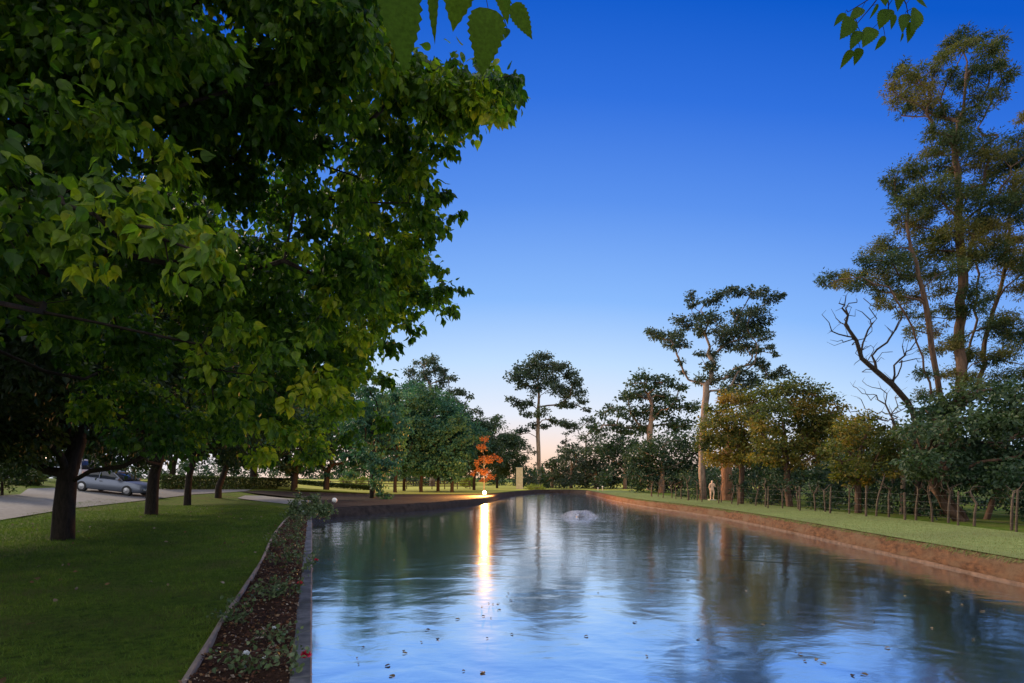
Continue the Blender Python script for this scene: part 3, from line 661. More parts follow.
us=[]
for i in range(900):
    x=rng.uniform(-120,110); y=rng.uniform(112,135); h=3.9+(1.6 if x<-25 else 0)+1.6*noise.noise(Vector((x*.08,y*.05,3)))
    us.append((x,y,rng.uniform(.2,h),rng.uniform(1.0,1.7)))
p,d,tn,tf=clump_leaves(us,.35,.5,.8,droop=.3,tonebase=.35)
tag(link('far_woodland',leaf_mesh('far_woodland',p,d,.5*(.7+.6*rng.random(len(p))),'rhomb',tn),M['leaf_ever']),'low dark wood closing the horizon behind the far lawn','woodland',kind='stuff')
# olive trees behind the right fence, their gold partly painted lamp glow
SC=1.5
gg='olive gold trees behind the right hand fence'
gum('orange lit tree right of the two thick red trunks',741,35,[(728,402,10),(740,396,11),(752,404,10),(716,412,9),(708,424,9),(722,424,12),(738,418,13),(752,420,11),(706,438,8),(720,442,12),(736,438,13),(750,440,11),(712,458,9),(728,458,11),(744,458,11),(700,446,6)],
 .16,[(741,505),(742,470),(738,440)],size=.17,dens=.75,leafm='leaf_olive',bark='bark_red',group=gg,name='golden_tree',tonebase=.6,spread=1.3)
gum('wide crowned olive tree in the middle of the right fence line',788,32,[(765,396,11),(780,390,11),(796,388,12),(812,392,11),(826,400,10),(838,410,8),(756,408,10),(772,408,13),(790,405,14),(808,408,13),(824,416,12),(838,424,9),(760,424,11),(778,426,13),(798,424,14),(816,430,12),(834,438,9),(768,442,12),(788,444,12),(808,446,12),(826,452,10),(758,456,9),(778,460,9),(800,464,8)],
 .17,[(790,507),(787,470),(784,435)],size=.17,dens=.7,leafm='leaf_olive',bark='bark_red',group=gg,name='golden_tree',tonebase=.42,spread=1.4)
gum('slim olive tree in front of the bare twigged tree',858,26,[(838,430,9),(852,424,10),(866,420,9),(878,428,9),(832,446,9),(848,442,12),(864,440,12),(880,446,10),(842,462,11),(858,460,12),(874,464,11),(888,456,9),(852,478,8),(868,480,8),(836,476,7)],
 .13,[(858,512),(858,480),(860,450)],size=.15,dens=.7,leafm='leaf_olive',bark='bark_red',group=gg,name='golden_tree',tonebase=.35,spread=1.1)
gum('small olive tree filling the gap right of the slim one',905,25,[(892,440,9),(904,430,9),(912,445,10),(898,458,10),(912,468,9),(890,474,8)],.09,[(902,514),(903,480),(904,455)],size=.15,dens=.7,leafm='leaf_olive',group=gg,name='golden_tree',tonebase=.3,spread=.9)
# big leafy bush tree lower right
gum('dense dark leafy tree at the right edge below the tallest gum',975,21,[(925,410,14),(945,400,14),(968,395,15),(992,392,15),(1015,396,15),(915,432,12),(935,430,16),(958,424,17),(982,422,18),(1008,424,18),(1035,420,18),(922,455,14),(945,452,16),(970,450,17),(996,452,18),(1022,452,18),(918,474,10),(935,476,12),(956,476,13),(980,478,14),(1004,480,14),(1028,480,14),(1045,450,16),(905,462,8),(1048,400,16)],
 .16,[(962,524),(945,505),(932,488),(955,455)],size=.16,dens=.75,leafm='leaf_ever',bark='bark_red',group=None,name='dense_tree',tonebase=.5,spread=1.6,tonevar=.3,tmin=.5)
SC=1.5
# the tallest gum on the right
E=[(957,37,9),(949,46,8),(966,46,8),(976,38,8),(985,50,9),(994,46,8),(1001,62,8),(1002,80,9),(990,72,9),(943,60,8),(935,72,6),(972,73,9),(983,95,10),(996,96,7),(960,88,8),(950,78,7),(897,68,7),(904,76,8),(893,88,7),(900,98,8),(914,72,7),(921,82,9),(910,94,8),(906,108,7),(930,94,9),(937,106,10),(922,108,8),(945,118,9),(961,118,9),(975,112,8),
 (950,142,14),(965,138,13),(978,148,14),(990,158,12),(1000,165,13),(1018,140,11),(1012,160,12),(1022,178,12),(938,150,10),(906,176,11),(896,184,8),(890,178,6),(918,168,9),(924,190,13),(910,204,12),(898,196,8),(926,218,13),(940,200,10),(948,188,10),(966,200,12),(982,190,12),(992,205,12),(1008,200,12),(1020,215,12),(912,226,11),(900,216,7),(956,226,12),(976,226,11),(996,232,12),
 (829,279,7),(822,284,5),(838,276,7),(846,282,8),(858,284,8),(868,262,8),(874,252,8),(864,272,7),(882,246,9),(882,274,10),(892,262,11),(904,256,12),(912,272,11),(898,284,10),(911,296,9),(890,302,9),(902,314,6),(880,292,8),(936,256,12),(950,268,10),(966,258,11),(992,256,12),(1010,270,12),(1022,258,12),(1018,290,10),(925,312,8),(936,330,7),(993,327,11),(1010,320,11),(1020,340,12),(1006,352,10),(935,350,8),(946,372,8),(979,352,9),(924,372,7),(970,380,10),(1000,378,10),(1022,372,10),
 (940,290,9),(950,310,9),(958,340,8),(968,290,9),(976,310,9),(985,300,9),(930,275,10),(915,330,7),(925,395,7),(950,345,7),(965,355,8),(990,360,8),(1003,335,8),(945,232,11),(932,238,10),(972,246,10),(986,226,10),(1002,250,10),(1015,238,11),(925,250,9),(955,170,9),(940,168,8),(935,130,8),(1022,118,6),(1016,200,10),
 (1040,150,14),(1050,200,16),(1045,260,16),(1050,320,16),(1060,120,12)]
ST=[[P(*q) for q in l] for l in ([(957,400,25),(960,340,25.3),(962,290,25),(958,215,25.2),(955,160,25),(962,110,24.8),(967,60,25)],
  [(938,390,24.6),(930,335,24.4),(920,290,24.2),(912,250,24.4),(908,210,24.5)],[(975,395,25.6),(986,345,26),(1000,290,26.2),(1012,230,26.3),(1016,170,26)],
  [(932,395,24.0),(915,330,23.6),(890,290,23.5),(862,278,23.5),(838,280,23.6)],[(965,380,26),(978,300,26.5),(975,240,26.4),(985,190,26.2)])]
gum('tallest gum tree at the right edge, feathery crown climbing out of sight',948,25,E,.27,[(946,500),(944,450),(945,418)],stems=ST,size=.125,dens=1.6,leafm='leaf_big',bark='bark_red',group=None,tonebase=.5,flat=.75,alpha=.3,wob=.22,step=.5,tpl='narrow',spread=1.3,rmin=.010,pw=.5,tmin=.7,tonevar=.4)

# bare trees
def bare(name,label,px,Y,trunk,tips,r0,group=None,mt='deadwood',wob=.3,alpha=.4,rmin=.010,spread=.6):
    b=np.array(on(px,Y)); root=empty(name,tuple(b),label,'tree',group)
    tr=[b-np.array([0,0,.2])]+[np.array(P(a,c,Y)) for a,c in trunk]
    full=[tr[0]]
    for a,c in zip(tr[:-1],tr[1:]):
        n=max(1,int(np.linalg.norm(c-a)/.5))
        for i in range(1,n+1): full.append(a+(c-a)*i/n+rng.normal(size=3)*.03)
    tg=[np.array(P(a,c,Y+rng.uniform(-spread,spread))) for a,c in tips]
    ex=[]
    for t in tg:
        for _ in range(4): ex.append(t+rng.normal(size=3)*Y*.010+np.array([0,0,Y*.006]))
    ch=grow(full,tg+ex,r0,alpha,.3,wob,rmin=rmin,pw=.5,tmin=.3)
    link('trunk',tubes('trunk',[(c-b,r) for c,r in ch],7),M[mt],root); return root
bare('bare_limbed_tree','crooked leafless tree whose dark limb reaches left from the tallest gum',918,24,[(918,470),(917,424),(908,402),(893,385),(876,372),(862,358),(855,340),(846,325)],
 [(829,331),(838,322),(842,308),(850,305),(846,296),(862,312),(857,300),(868,330),(852,345),(862,372),(874,350),(893,330),(890,310),(893,352),(884,372),(910,350),(917,340),(918,362),(842,340),(866,346),(848,315),(900,322)],.115,mt='bark_dark')
bare('bare_twigged_tree','slender leafless tree with thin pale forking twigs in front of the sky',891,27,[(892,480),(893,440),(893,425)],[(857,388),(861,400),(868,396),(869,416),(850,412),(878,400),(886,414),(897,396),(905,405),(898,412),(884,392),(910,398),(903,420),(875,420),(864,420)],.075,wob=.35)
# ------------------------------------------------------------------ small near sprays overhead: a tree standing behind the camera
def bigleaf(L, W, teeth=9, seed=0):
    """one serrated leaf, base at origin, along +X, folded along the midrib"""
    r=random.Random(seed); side=[]
    for i in range(teeth*2+1):
        s=(i+.5)/(teeth*2+1); wv=W*math.sin(math.pi*min(1,s**.62))**.8*(1-.12*s)
        if i%2: wv*=.86
        side.append((s*L*.97-(0.012*L if i%2 else 0),wv,-.10*L*s*s+.10*wv))
    rib=[(L*i/6,0,-.10*L*(i/6)**2) for i in range(7)]
    v=rib+side+[(a,-b,c) for a,b,c in side]; n=len(side); f=[]
    for o,fl in ((7,False),(7+n,True)):
        for i in range(n-1):
            a=min(6,int(side[i][0]/L*6+.3)); b=min(6,int(side[i+1][0]/L*6+.3))
            q=[a,o+i,o+i+1] if a==b else [a,o+i,o+i+1,b]
            f.append(q[::-1] if fl else q)
        q=[0,o]; 
        f.append([6,o+n-1,5] if not fl else [5,o+n-1,6])
    return np.array(v),f
ovh=empty('overhanging_tree',(-1.9,-2.6,0),'leafy tree behind the viewpoint, a few large leaves dangling into the top of the view','tree')
ob=np.array([-1.9,-2.6,0])
near=[  # (px,py of leaf tip, depth, leaf length, half width, base px,py)
 ((405,68),1.25,(398,-22),.30),((431,40),1.35,(434,-30),.13),((452,28),1.3,(466,-45),.40),((483,72),1.45,(488,8),.36),((508,22),1.5,(500,-18),.28),((534,38),1.55,(512,4),.40),((390,14),1.3,(380,-35),.35),((466,-6),1.4,(460,-60),.4),((505,38),1.6,(507,28),.4)]
right_=[((834,25),2.2,(845,13),.42),((842,37),2.2,(853,19),.5),((841,67),2.25,(852,50),.3),((864,45),2.2,(873,28),.5),((875,51),2.2,(885,36),.5),((855,64),2.25,(860,48),.4),((870,20),2.15,(878,4),.4),((880,27),2.2,(888,9),.5),
 ((892,29),2.2,(894,14),.4),((850,20),2.25,(862,8),.35),((901,42),2.2,(903,33),.4),((909,42),2.2,(912,22),.5),((914,31),2.2,(918,10),.5),((930,6),2.2,(915,-2),.45),((898,10),2.15,(901,-8),.4),((886,4),2.2,(884,-10),.4),((851,48),2.2,(860,31),.4),((903,30),2.2,(905,14),.35),((926,-4),2.2,(918,-14),.4)]
lv=[];lf=[];lt=[];att=[]
def addleaf(tip,Y,bas,wf,seed):
    a=np.array(P(*bas,Y)); b=np.array(P(*tip,Y+random.uniform(-.04,.04))); d=b-a; Ln=np.linalg.norm(d); d/=Ln
    V,Fc=bigleaf(Ln,Ln*wf,9,seed); nrm=np.array([random.uniform(-.5,.5),-1,.25]); s=np.cross(nrm,d); s/=np.linalg.norm(s); u=np.cross(d,s)
    W_=a+V[:,0:1]*d+V[:,1:2]*s+V[:,2:3]*u; o=sum(map(len,lv)); lv.append(W_); lf.extend([[i+o for i in f] for f in Fc]); lt.extend([random.uniform(.25,.7)]*len(V)); att.append(a)
for i,(t,Y,b_,wf) in enumerate(near+right_): addleaf(t,Y,b_,wf*(.85 if i<len(near) else .62),i)
# ordinary foliage of the same tree above and behind the viewpoint
cl2=[(-2+random.uniform(-2.8,2.8),-2.8+random.uniform(-2.4,1.4),5.2+random.uniform(-.9,1.5),.5) for _ in range(26)]
p,d,tn,tf=clump_leaves(cl2,.45,.12,.8,droop=1.0)
trunk=[np.array([0,0,-.2]),np.array([0,.05,1.2]),np.array([.1,.1,2.4]),np.array([.3,.3,3.4]),np.array([.5,.8,4.3])]
ch=grow(trunk,[np.array(c[:3])-ob for c in cl2],.13,.3,.3,.06,rmin=.004,pw=.6,tmin=.5)
def limb(pts,r0,r1):
    a=chaikin(chaikin([tuple(q) for q in pts])); return (a-ob,np.linspace(r0,r1,len(a)))
start=ob+trunk[-1]
twl=[limb([start,(-1.2,-.6,4.6),(-.5,.6,3.9),(-.22,1.2,3.2),tuple(P(470,-75,1.4))],.028,.004),
     limb([start,(-.6,-.9,4.9),(.6,.8,4.5),tuple(P(905,-75,2.1)),tuple(P(893,-40,2.15)),tuple(P(885,-12,2.2))],.03,.003)]
for q,rr in [(twl[0][0],.0022),(twl[1][0],.002)]: pass
spl=[twl[1][0][-1]+ob]
for c_ in ([(885,-12,2.2),(872,6,2.2),(858,22,2.2),(850,34,2.2)],[(885,-12,2.2),(890,8,2.2),(882,25,2.2)],[(885,-12,2.2),(905,-2,2.2),(908,14,2.2)],[(885,-12,2.2),(868,0,2.2),(848,12,2.2)]):
    twl.append(limb([tuple(P(*q)) for q in c_],.003,.0012))
AL=np.concatenate([t[0] for t in twl])
for a in att:
    a=a-ob; k=int(np.argmin(np.linalg.norm(AL-a,axis=1))); m_=(AL[k]+a)/2+np.array([0,0,.01]); twl.append((np.array([AL[k],m_,a]),np.array([.0016,.0012,.0010])))
link('trunk',tubes('trunk',ch+twl,9),M['bark_dark'],ovh)
me=bpy.data.meshes.new('leaves'); V=np.concatenate(lv)-ob; me.from_pydata(V.tolist(),[],lf); me.update()
a=me.attributes.new('rnd','FLOAT','POINT'); a.data.foreach_set('value',np.array(lt,dtype=np.float32))
link('near_leaves',me,M['leaf_over'],ovh)
link('crown',leaf_mesh('crown',p-ob,d,.10+.04*rng.random(len(p)),'ovate',tn),M['leaf_near'],ovh)

# ------------------------------------------------------------------ garden lamp and its light
b=P(484.5,495.3,51); lx,ly=b.x,b.y
lamp=empty('garden_lamp',(lx,ly,0),'small glowing orange globe lamp at the water edge','lamp')
def uvs(r,c=(0,0,0),n=14,m=10,sz=1):
    v=[];f=[]
    for i in range(m+1):
        for j in range(n):
            t=math.pi*i/m;p_=2*math.pi*j/n; v.append((c[0]+r*math.sin(t)*math.cos(p_),c[1]+r*math.sin(t)*math.sin(p_),c[2]+r*sz*math.cos(t)))
    for i in range(m):
        for j in range(n): f.append((i*n+j,(i+1)*n+j,(i+1)*n+(j+1)%n,i*n+(j+1)%n))
    return v,f
def lathe(prof,n=12,c=(0,0)):
    v=[];f=[]
    for r,z in prof:
        for j in range(n): v.append((c[0]+r*math.cos(2*math.pi*j/n),c[1]+r*math.sin(2*math.pi*j/n),z))
    for i in range(len(prof)-1):
        for j in range(n): f.append((i*n+j,i*n+(j+1)%n,(i+1)*n+(j+1)%n,(i+1)*n+j))
    f.append(tuple(range(n))[::-1]); f.append(tuple((len(prof)-1)*n+j for j in range(n))); return v,f
v,f=lathe([(.09,-.1),(.09,.02),(.04,.04),(.035,.10)]); pyd('base',v,f,M['darkmetal'],lamp,True)
v,f=uvs(.17,(0,0,.26)); pyd('globe',v,f,M['bulb'],lamp,True)
pl=bpy.data.lights.new('lamp_light','POINT'); pl.energy=14000; pl.color=(1,.42,.10); pl.shadow_soft_size=.18
plo=bpy.data.objects.new('lamp_light',pl); COL.objects.link(plo); plo.location=(0,0,.75); plo.parent=lamp

# ------------------------------------------------------------------ roses and other bed plants
def rose(label,px,py,H,blooms,name='rose_bush',pale=False,nleaf=60,spread=.2,group='rose bushes in the flower bed',cat='rose bush'):
    nleaf=int(nleaf*1.3); H*=1.1
    b=np.array(G(px,py)); b[2]=bedz(b[0],b[1]); root=empty(name,tuple(b),label,cat,group)
    tg=[np.array([random.uniform(-spread,spread),random.uniform(-spread,spread),H*random.uniform(.4,1)]) for _ in range(7)]
    for bl in blooms: tg.append(np.array(bl[:3]))
    ch=grow([np.array([0,0,-.03]),np.array([0,0,.03]),np.array([.01,0,.08])],tg,.010,.5,.06,.15,rmin=.003,pw=.35,tmin=0)
    link('stems',tubes('stems',ch,5),M['stem'],root)
    pos=[];dr=[]
    for t in tg:
        for _ in range(int(nleaf/len(tg))): k=random.uniform(.35,1.05); pos.append(t*k+rng.normal(size=3)*.035); dr.append(rng.normal(size=3)+t*.5)
    link('leaves',leaf_mesh('leaves',np.array(pos),np.array(dr),.03+.028*rng.random(len(pos)),'ovate'),M['leaf_rose'],root)
    for bl in blooms:
        n=34; dd=rng.normal(size=(n,3)); dd[:,2]=np.abs(dd[:,2]); dd=unit(dd); c=np.array(bl[:3])
        link('bloom',leaf_mesh('bloom',np.tile(c,(n,1))+dd*.006,dd,np.full(n,bl[3]),'ovate'),M['pale_petal' if bl[4] else 'red'],root)
    return root
rose('rose bush with a large crimson bloom beside the coping, closest to the viewpoint',291,678,.24,[(.12,.0,.14,.042,0)])
rose('low plant with a bluish white bloom in the middle of the bed',249,677,.20,[(-.02,.0,.15,.03,1),(.1,.06,.1,.016,1)],spread=.26,nleaf=80)
rose('trailing plant with grey green leaves leaning over the timber edging',243,628,.26,[],spread=.28,nleaf=110)
rose('sparse rose with one small cream bud, right of the trailing plant',272,646,.22,[(.02,0,.16,.018,1)],nleaf=50)
rose('rose bush with a crimson bloom over the coping near the bend in the edging',289,601,.26,[(.14,0,.18,.034,0)],nleaf=90)
rose('leafy rose without blooms left of the second crimson bloom',272,604,.32,[],nleaf=130,spread=.26)
rose('rose bush with a dark red bloom hanging over the water edge',303,574,.36,[(.22,0,.2,.036,0)],nleaf=120,spread=.25)
rose('bushy rose in the narrow middle of the bed',287,566,.4,[],nleaf=170,spread=.3)
rose('rose with pale buds against the timber edging',276,552,.36,[(.05,0,.3,.018,1)],nleaf=130,spread=.28)
rose('rose with small red buds halfway along the bed',296,545,.42,[(.05,0,.36,.022,0)],nleaf=170,spread=.32)
rose('twiggy rose in the far half of the bed',290,533,.45,[],nleaf=150,spread=.32)
rose('thick rose bush with a pale bud near the far end of the bed',303,529,.55,[(.0,0,.5,.03,1)],nleaf=260,spread=.45)
for (px,py,H,sp,lab) in [(303,520,.75,.7,'grey green bush left of the last coping slab'),(313,515,.9,.75,'taller grey green bush at the end of the bed, over the water'),(323,517,.5,.4,'small grey green bush drooping over the pond corner')]:
    b=np.array(G(px,py)); root=empty('garden_bush',tuple(b),lab,'bush','grey green bushes at the end of the bed')
    cl=[(random.uniform(-sp,sp)*.7,random.uniform(-sp,sp)*.7,H*random.uniform(.2,.9),.22) for _ in range(12)]
    p,d,tn,tf=clump_leaves(cl,.35,.07,.9,droop=.2)
    ch=grow([np.array([0,0,-.03]),np.array([0,0,.1])],[np.array(c[:3]) for c in cl],.025,.5,.12,.15,rmin=.009,pw=.4,tmin=0)
    link('stems',tubes('stems',ch,5),M['stem'],root); link('leaves',leaf_mesh('leaves',p,d,.06+.05*rng.random(len(p)),'ovate'),M['leaf_rose'],root)
# white ball on the soil
b=G(334.5,503); v,f=uvs(.17,(0,0,.17)); v2,f2=lathe([(.08,-.05),(.08,.015),(.06,.03)])
root=empty('white_ball',tuple(b),'small round white ball sitting on the dark soil bank','ball'); pyd('ball',v,f,M['white'],root,True); pyd('base',v2,f2,M['white'],root)
# two white stakes
for (px,py,h,lab) in [(598,490.8,.42,'shorter white marker stake on the far lawn'),(602.5,490.6,.62,'taller white marker stake on the far lawn')]:
    b=P(px,py,70); b.z=0; root=empty('white_stake',tuple(b),lab,'stake','white stakes on the far lawn')
    v,f=lathe([(.06,-.1),(.055,h*.75),(.09,h*.8),(.10,h*.92),(.05,h)]); pyd('post',v,f,M['white'],root,True)
# pale stone pillar
b=on(519.5,82); root=empty('stone_pillar',tuple(b),'tall pale square stone pillar on the lawn right of the lamp','pillar')
def boxmesh(x0,x1,y0,y1,z0,z1,bev=.02):
    bm=bmesh.new(); bmesh.ops.create_cube(bm,size=1,matrix=Matrix.Translation(((x0+x1)/2,(y0+y1)/2,(z0+z1)/2))@Matrix.Diagonal((x1-x0,y1-y0,z1-z0,1)))
    bmesh.ops.bevel(bm,geom=bm.edges[:],offset=bev,segments=2,affect='EDGES',profile=.6); return bm
def bmo(name,bm,m,parent=None,smooth=False):
    me=bpy.data.meshes.new(name); bm.to_mesh(me); bm.free()
    if smooth: me.polygons.foreach_set('use_smooth',[True]*len(me.polygons))
    return link(name,me,M[m],parent)
bmo('shaft',boxmesh(-.48,.48,-.4,.4,-.1,3.0,.05),'stone',root); bmo('capstone',boxmesh(-.54,.54,-.46,.46,3.003,3.12,.03),'stone',root)
# clipped hedges
def hedge(label,a,b_,h,wd,dens=650,mt='leaf_row',size=.16):
    a=np.array(a,float);b_=np.array(b_,float); base=(a+b_)/2; root=empty('clipped_hedge',tuple(base),label,'hedge')
    L_=np.linalg.norm(b_-a); t=(b_-a)/L_; nrm=np.array([-t[1],t[0],0]); n=int(dens*L_*max(1,h))
    u=rng.random(n)*L_; s=rng.uniform(-1,1,n); z=rng.random(n)*h
    k=rng.random(n)<.7; z=np.where(k&(rng.random(n)<.4),h*(.93+.08*rng.random(n)),z); s=np.where(rng.random(n)<.5,np.sign(s)*(.9+.1*rng.random(n)),s)
    p=a-base+u[:,None]*t+s[:,None]*nrm*wd/2; p[:,2]+=z
    d=rng.normal(size=(n,3)); link('foliage',leaf_mesh('foliage',p,d,size*(.7+.6*rng.random(n)),'rhomb'),M[mt],root)
    tw=[(np.array([a-base+t*x+[0,0,-.1],a-base+t*x+[0,0,h*.9]]),np.array([.03,.015])) for x in np.arange(.4,L_,.7)]
    link('stems',tubes('stems',tw,5),M['bark_dark'],root); return root
hedge('long dark clipped hedge behind the left row of trees',G(158,489.3),G(289,488.6),1.05,.8)
hedge('thin low dark hedge in front of the yellow lit field',on(296,74),on(372,74),.5,.5)
# rail fence behind it
fr=empty('rail_fence',tuple(on(400,80)),'pale timber rail fence in the lit field behind the bushy trees','fence')
a=np.array(on(318,80)); c=np.array(on(470,80)); base=np.array(on(400,80))
for i in range(13):
    q=a+(c-a)*i/12-base; bmo('post',boxmesh(q[0]-.06,q[0]+.06,q[1]-.06,q[1]+.06,-.1,1.25,.01),'post',fr)
for z in (.45,.8,1.15): q0=a-base;q1=c-base; bmo('rail',boxmesh(q0[0],q1[0],q0[1]-.1,q0[1]-.062,z-.05,z+.05,.01),'post',fr)
for (px,Y,r,lab,lm) in [(345,84,1.3,'round lime yellow shrub behind the rail fence, left of the drooping tree','lime'),(362,82,1.1,'round golden shrub behind the rail fence, nearest the drooping tree','lime'),(470,84,1.2,'yellow green shrub in the field behind the lamp','lime')]:
    b=np.array(on(px,Y)); cl=ellclumps((b[0],b[1],r*.8),(r,r,r*.8),12,r*.4,.2)
    tree('yellow_shrub',lab,b,[b+(0,0,.3),b+(0,0,.7)],cl,.06,'bark_grey',lm,.2,dens=.9,group='yellow lit shrubs in the field',cat='shrub')
# dark bush and low planting at the left edge
for (px,Y,H,rad,lab) in [(2,30,2.3,1.7,'dark rounded bush at the left edge of the picture beside the drive'),(30,37,2.2,1.3,'smaller dark bush between the left edge and the pale car')]:
    b=np.array(on(px,Y)); cl=ellclumps((b[0],b[1],b[2]+H*.5),(rad,rad,H*.5),22,.5,b[2]+.1)
    tree('dark_bush',lab,b,[b+(0,0,.3),b+(0,0,.8)],cl,.06,'bark_dark','leaf_row',.13,dens=.7,group='dark bushes beside the drive',cat='bush')
# background wall of dark trees behind the cars
for (px,Y,H,rad,lab) in [(-40,62,12,6.5,'dark tree at the far left behind the drive'),(35,60,11,6,'dark tree rising behind the pale car'),(105,62,11.5,6,'dark tree rising behind the silver car'),(172,66,11,6,'dark tree between the silver car and the hedge')]:
    big_shade(lab,px,Y,H+1,rad,60,.42,.3,dens=.75,low=1.6,group='dark trees behind the drive',name='broadleaf_tree')

# ------------------------------------------------------------------ cars
def loft(name,secs,m,parent,cap=True,smooth=True):
    k=len(secs[0]); v=[p for s in secs for p in s]; f=[]
    for i in range(len(secs)-1):
        for j in range(k): f.append((i*k+j,i*k+(j+1)%k,(i+1)*k+(j+1)%k,(i+1)*k+j))
    if cap: f.append(tuple(range(k))[::-1]); f.append(tuple((len(secs)-1)*k+j for j in range(k)))
    return pyd(name,v,f,M[m],parent,smooth)
def car(label,loc,rz,paint,L,prof_body,prof_cab,W=.9,wheels=(.18,.80),roofz=None):
    root=empty('parked_car',tuple(loc),label,'car',None,rz)
    def sec(x,w_,z0,z1,inn=.86):
        return [(x,-w_,z0+.08),(x,-w_*1.0,(z0+z1)/2),(x,-w_*.97,z1-.06),(x,-w_*inn,z1),(x,w_*inn,z1),(x,w_*.97,z1-.06),(x,w_,(z0+z1)/2),(x,w_,z0+.08),(x,w_*.85,z0),(x,-w_*.85,z0)]
    loft('body',[sec(x*L,W*wf,z0,z1) for x,wf,z0,z1 in prof_body],paint,root)
    loft('windows',[sec(x*L,W*wf,z0,z1,.88) for x,wf,z0,z1 in prof_cab],'glass',root)
    rt=[(x,wf,z1) for x,wf,z0,z1 in prof_cab if z1>roofz]
    secs=[[(x*L,-W*wf*.9,z1+.005),(x*L,-W*wf*.8,z1+.045),(x*L,W*wf*.8,z1+.045),(x*L,W*wf*.9,z1+.005)] for x,wf,z1 in rt]
    loft('roof',secs,paint,root)
    for x in [(rt[0][0]),(rt[0][0]+rt[-1][0])/2,(rt[-1][0])]:
        pass
    # pillars between windows
    zb=prof_body[len(prof_body)//2][3]
    for s in (-1,1):
        for (xa,xb) in ((prof_cab[0][0]+.01,rt[0][0]),((rt[0][0]+rt[-1][0])/2,(rt[0][0]+rt[-1][0])/2+.005),(prof_cab[-1][0]-.01,rt[-1][0])):
            pts=np.array([(xa*L,s*W*.905,zb-.03),(((xa+xb)/2)*L,s*W*.875,(zb+rt[0][2])/2),(xb*L,s*W*.80,rt[0][2]+.02)])
            link('pillar',tubes('pillar',[(pts,np.array([.035,.035,.035]))],6),M[paint],root)
    for x in wheels:
        for s in (-1,1):
            wr=.33; bm=bmesh.new()
            v=[];f=[]
            prof=[(.20,-.11),(.30,-.115),(wr,-.09),(wr,.09),(.30,.115),(.20,.11)]; n=20
            for rr,yy in prof:
                for j in range(n): v.append((x*L+rr*math.cos(2*math.pi*j/n),s*W*.90+yy,wr+rr*math.sin(2*math.pi*j/n)))
            for i in range(len(prof)-1):
                for j in range(n): f.append((i*n+j,i*n+(j+1)%n,(i+1)*n+(j+1)%n,(i+1)*n+j))
            bm.free(); wo_=pyd('wheel',v,f,M['tyre'],root,True)
            v=[(x*L,s*(W*.90+.12),wr)];f=[]
            for j in range(20): 
                rr=.21 if j%4<2 else .195; v.append((x*L+rr*math.cos(2*math.pi*j/20),s*(W*.90+.10),wr+rr*math.sin(2*math.pi*j/20)))
            for j in range(20): f.append((0,1+j,1+(j+1)%20))
            pyd('rim',v,f,M['rim'],wo_)
    x0=prof_body[0]; x1=prof_body[-1]
    for s in (-1,1):
        bmo('tail_light',boxmesh(x0[0]*L-.02,x0[0]*L+.12,s*W*.62-.14,s*W*.62+.14,x0[3]-.28,x0[3]-.12,.02),'taillight',root)
        bmo('headlight',boxmesh(x1[0]*L-.14,x1[0]*L+.02,s*W*.60-.15,s*W*.60+.15,x1[3]-.24,x1[3]-.10,.02),'headlight',root)
        bmo('door_handle',boxmesh(.42*L,.46*L,s*W-.01,s*W+.02,zb-.16,zb-.13,.006),'darkmetal',root)
        bmo('side_mirror',boxmesh(.66*L,.70*L,s*W*1.0-.02+(.0 if s>0 else -.14),s*W*1.0+.14-.0+(.0 if s>0 else -.14)+.02,zb+.02,zb+.14,.02),paint,root)
    root.rotation_euler.y=math.atan(.1)*math.cos(rz)
    return root
sedan_b=[(0,.80,.36,.86),(.03,.93,.26,.96),(.14,1,.2,.98),(.35,1,.2,.95),(.6,1,.2,.93),(.72,1,.2,.90),(.85,.98,.2,.84),(.96,.92,.24,.74),(1,.80,.34,.64)]
sedan_c=[(.10,.84,.9,.96),(.22,.84,.9,1.34),(.34,.83,.9,1.42),(.48,.82,.9,1.42),(.58,.83,.9,1.36),(.73,.86,.86,.92)]
suv_b=[(0,.86,.40,1.00),(.02,.95,.3,1.06),(.2,1,.25,1.08),(.5,1,.25,1.06),(.7,1,.25,1.04),(.85,.98,.25,1.0),(.97,.93,.28,.90),(1,.84,.38,.80)]
suv_c=[(.01,.86,1.0,1.1),(.05,.85,1.0,1.68),(.25,.84,1.0,1.74),(.5,.83,1.0,1.72),(.6,.84,1.0,1.64),(.74,.88,1.0,1.06)]
Yc=37; b=on(79,Yc)
car('silver sedan parked on the drive between the two thick trunks',(b.x,b.y,b.z+.03),R(-2),'silver',4.75,sedan_b,sedan_c,roofz=1.3)
b=on(88,42.5)
car('tall pale car parked on the drive mostly hidden behind the thick trunk',(b.x,b.y,b.z+.03),R(186),'whitecar',4.4,suv_b,suv_c,roofz=1.6)

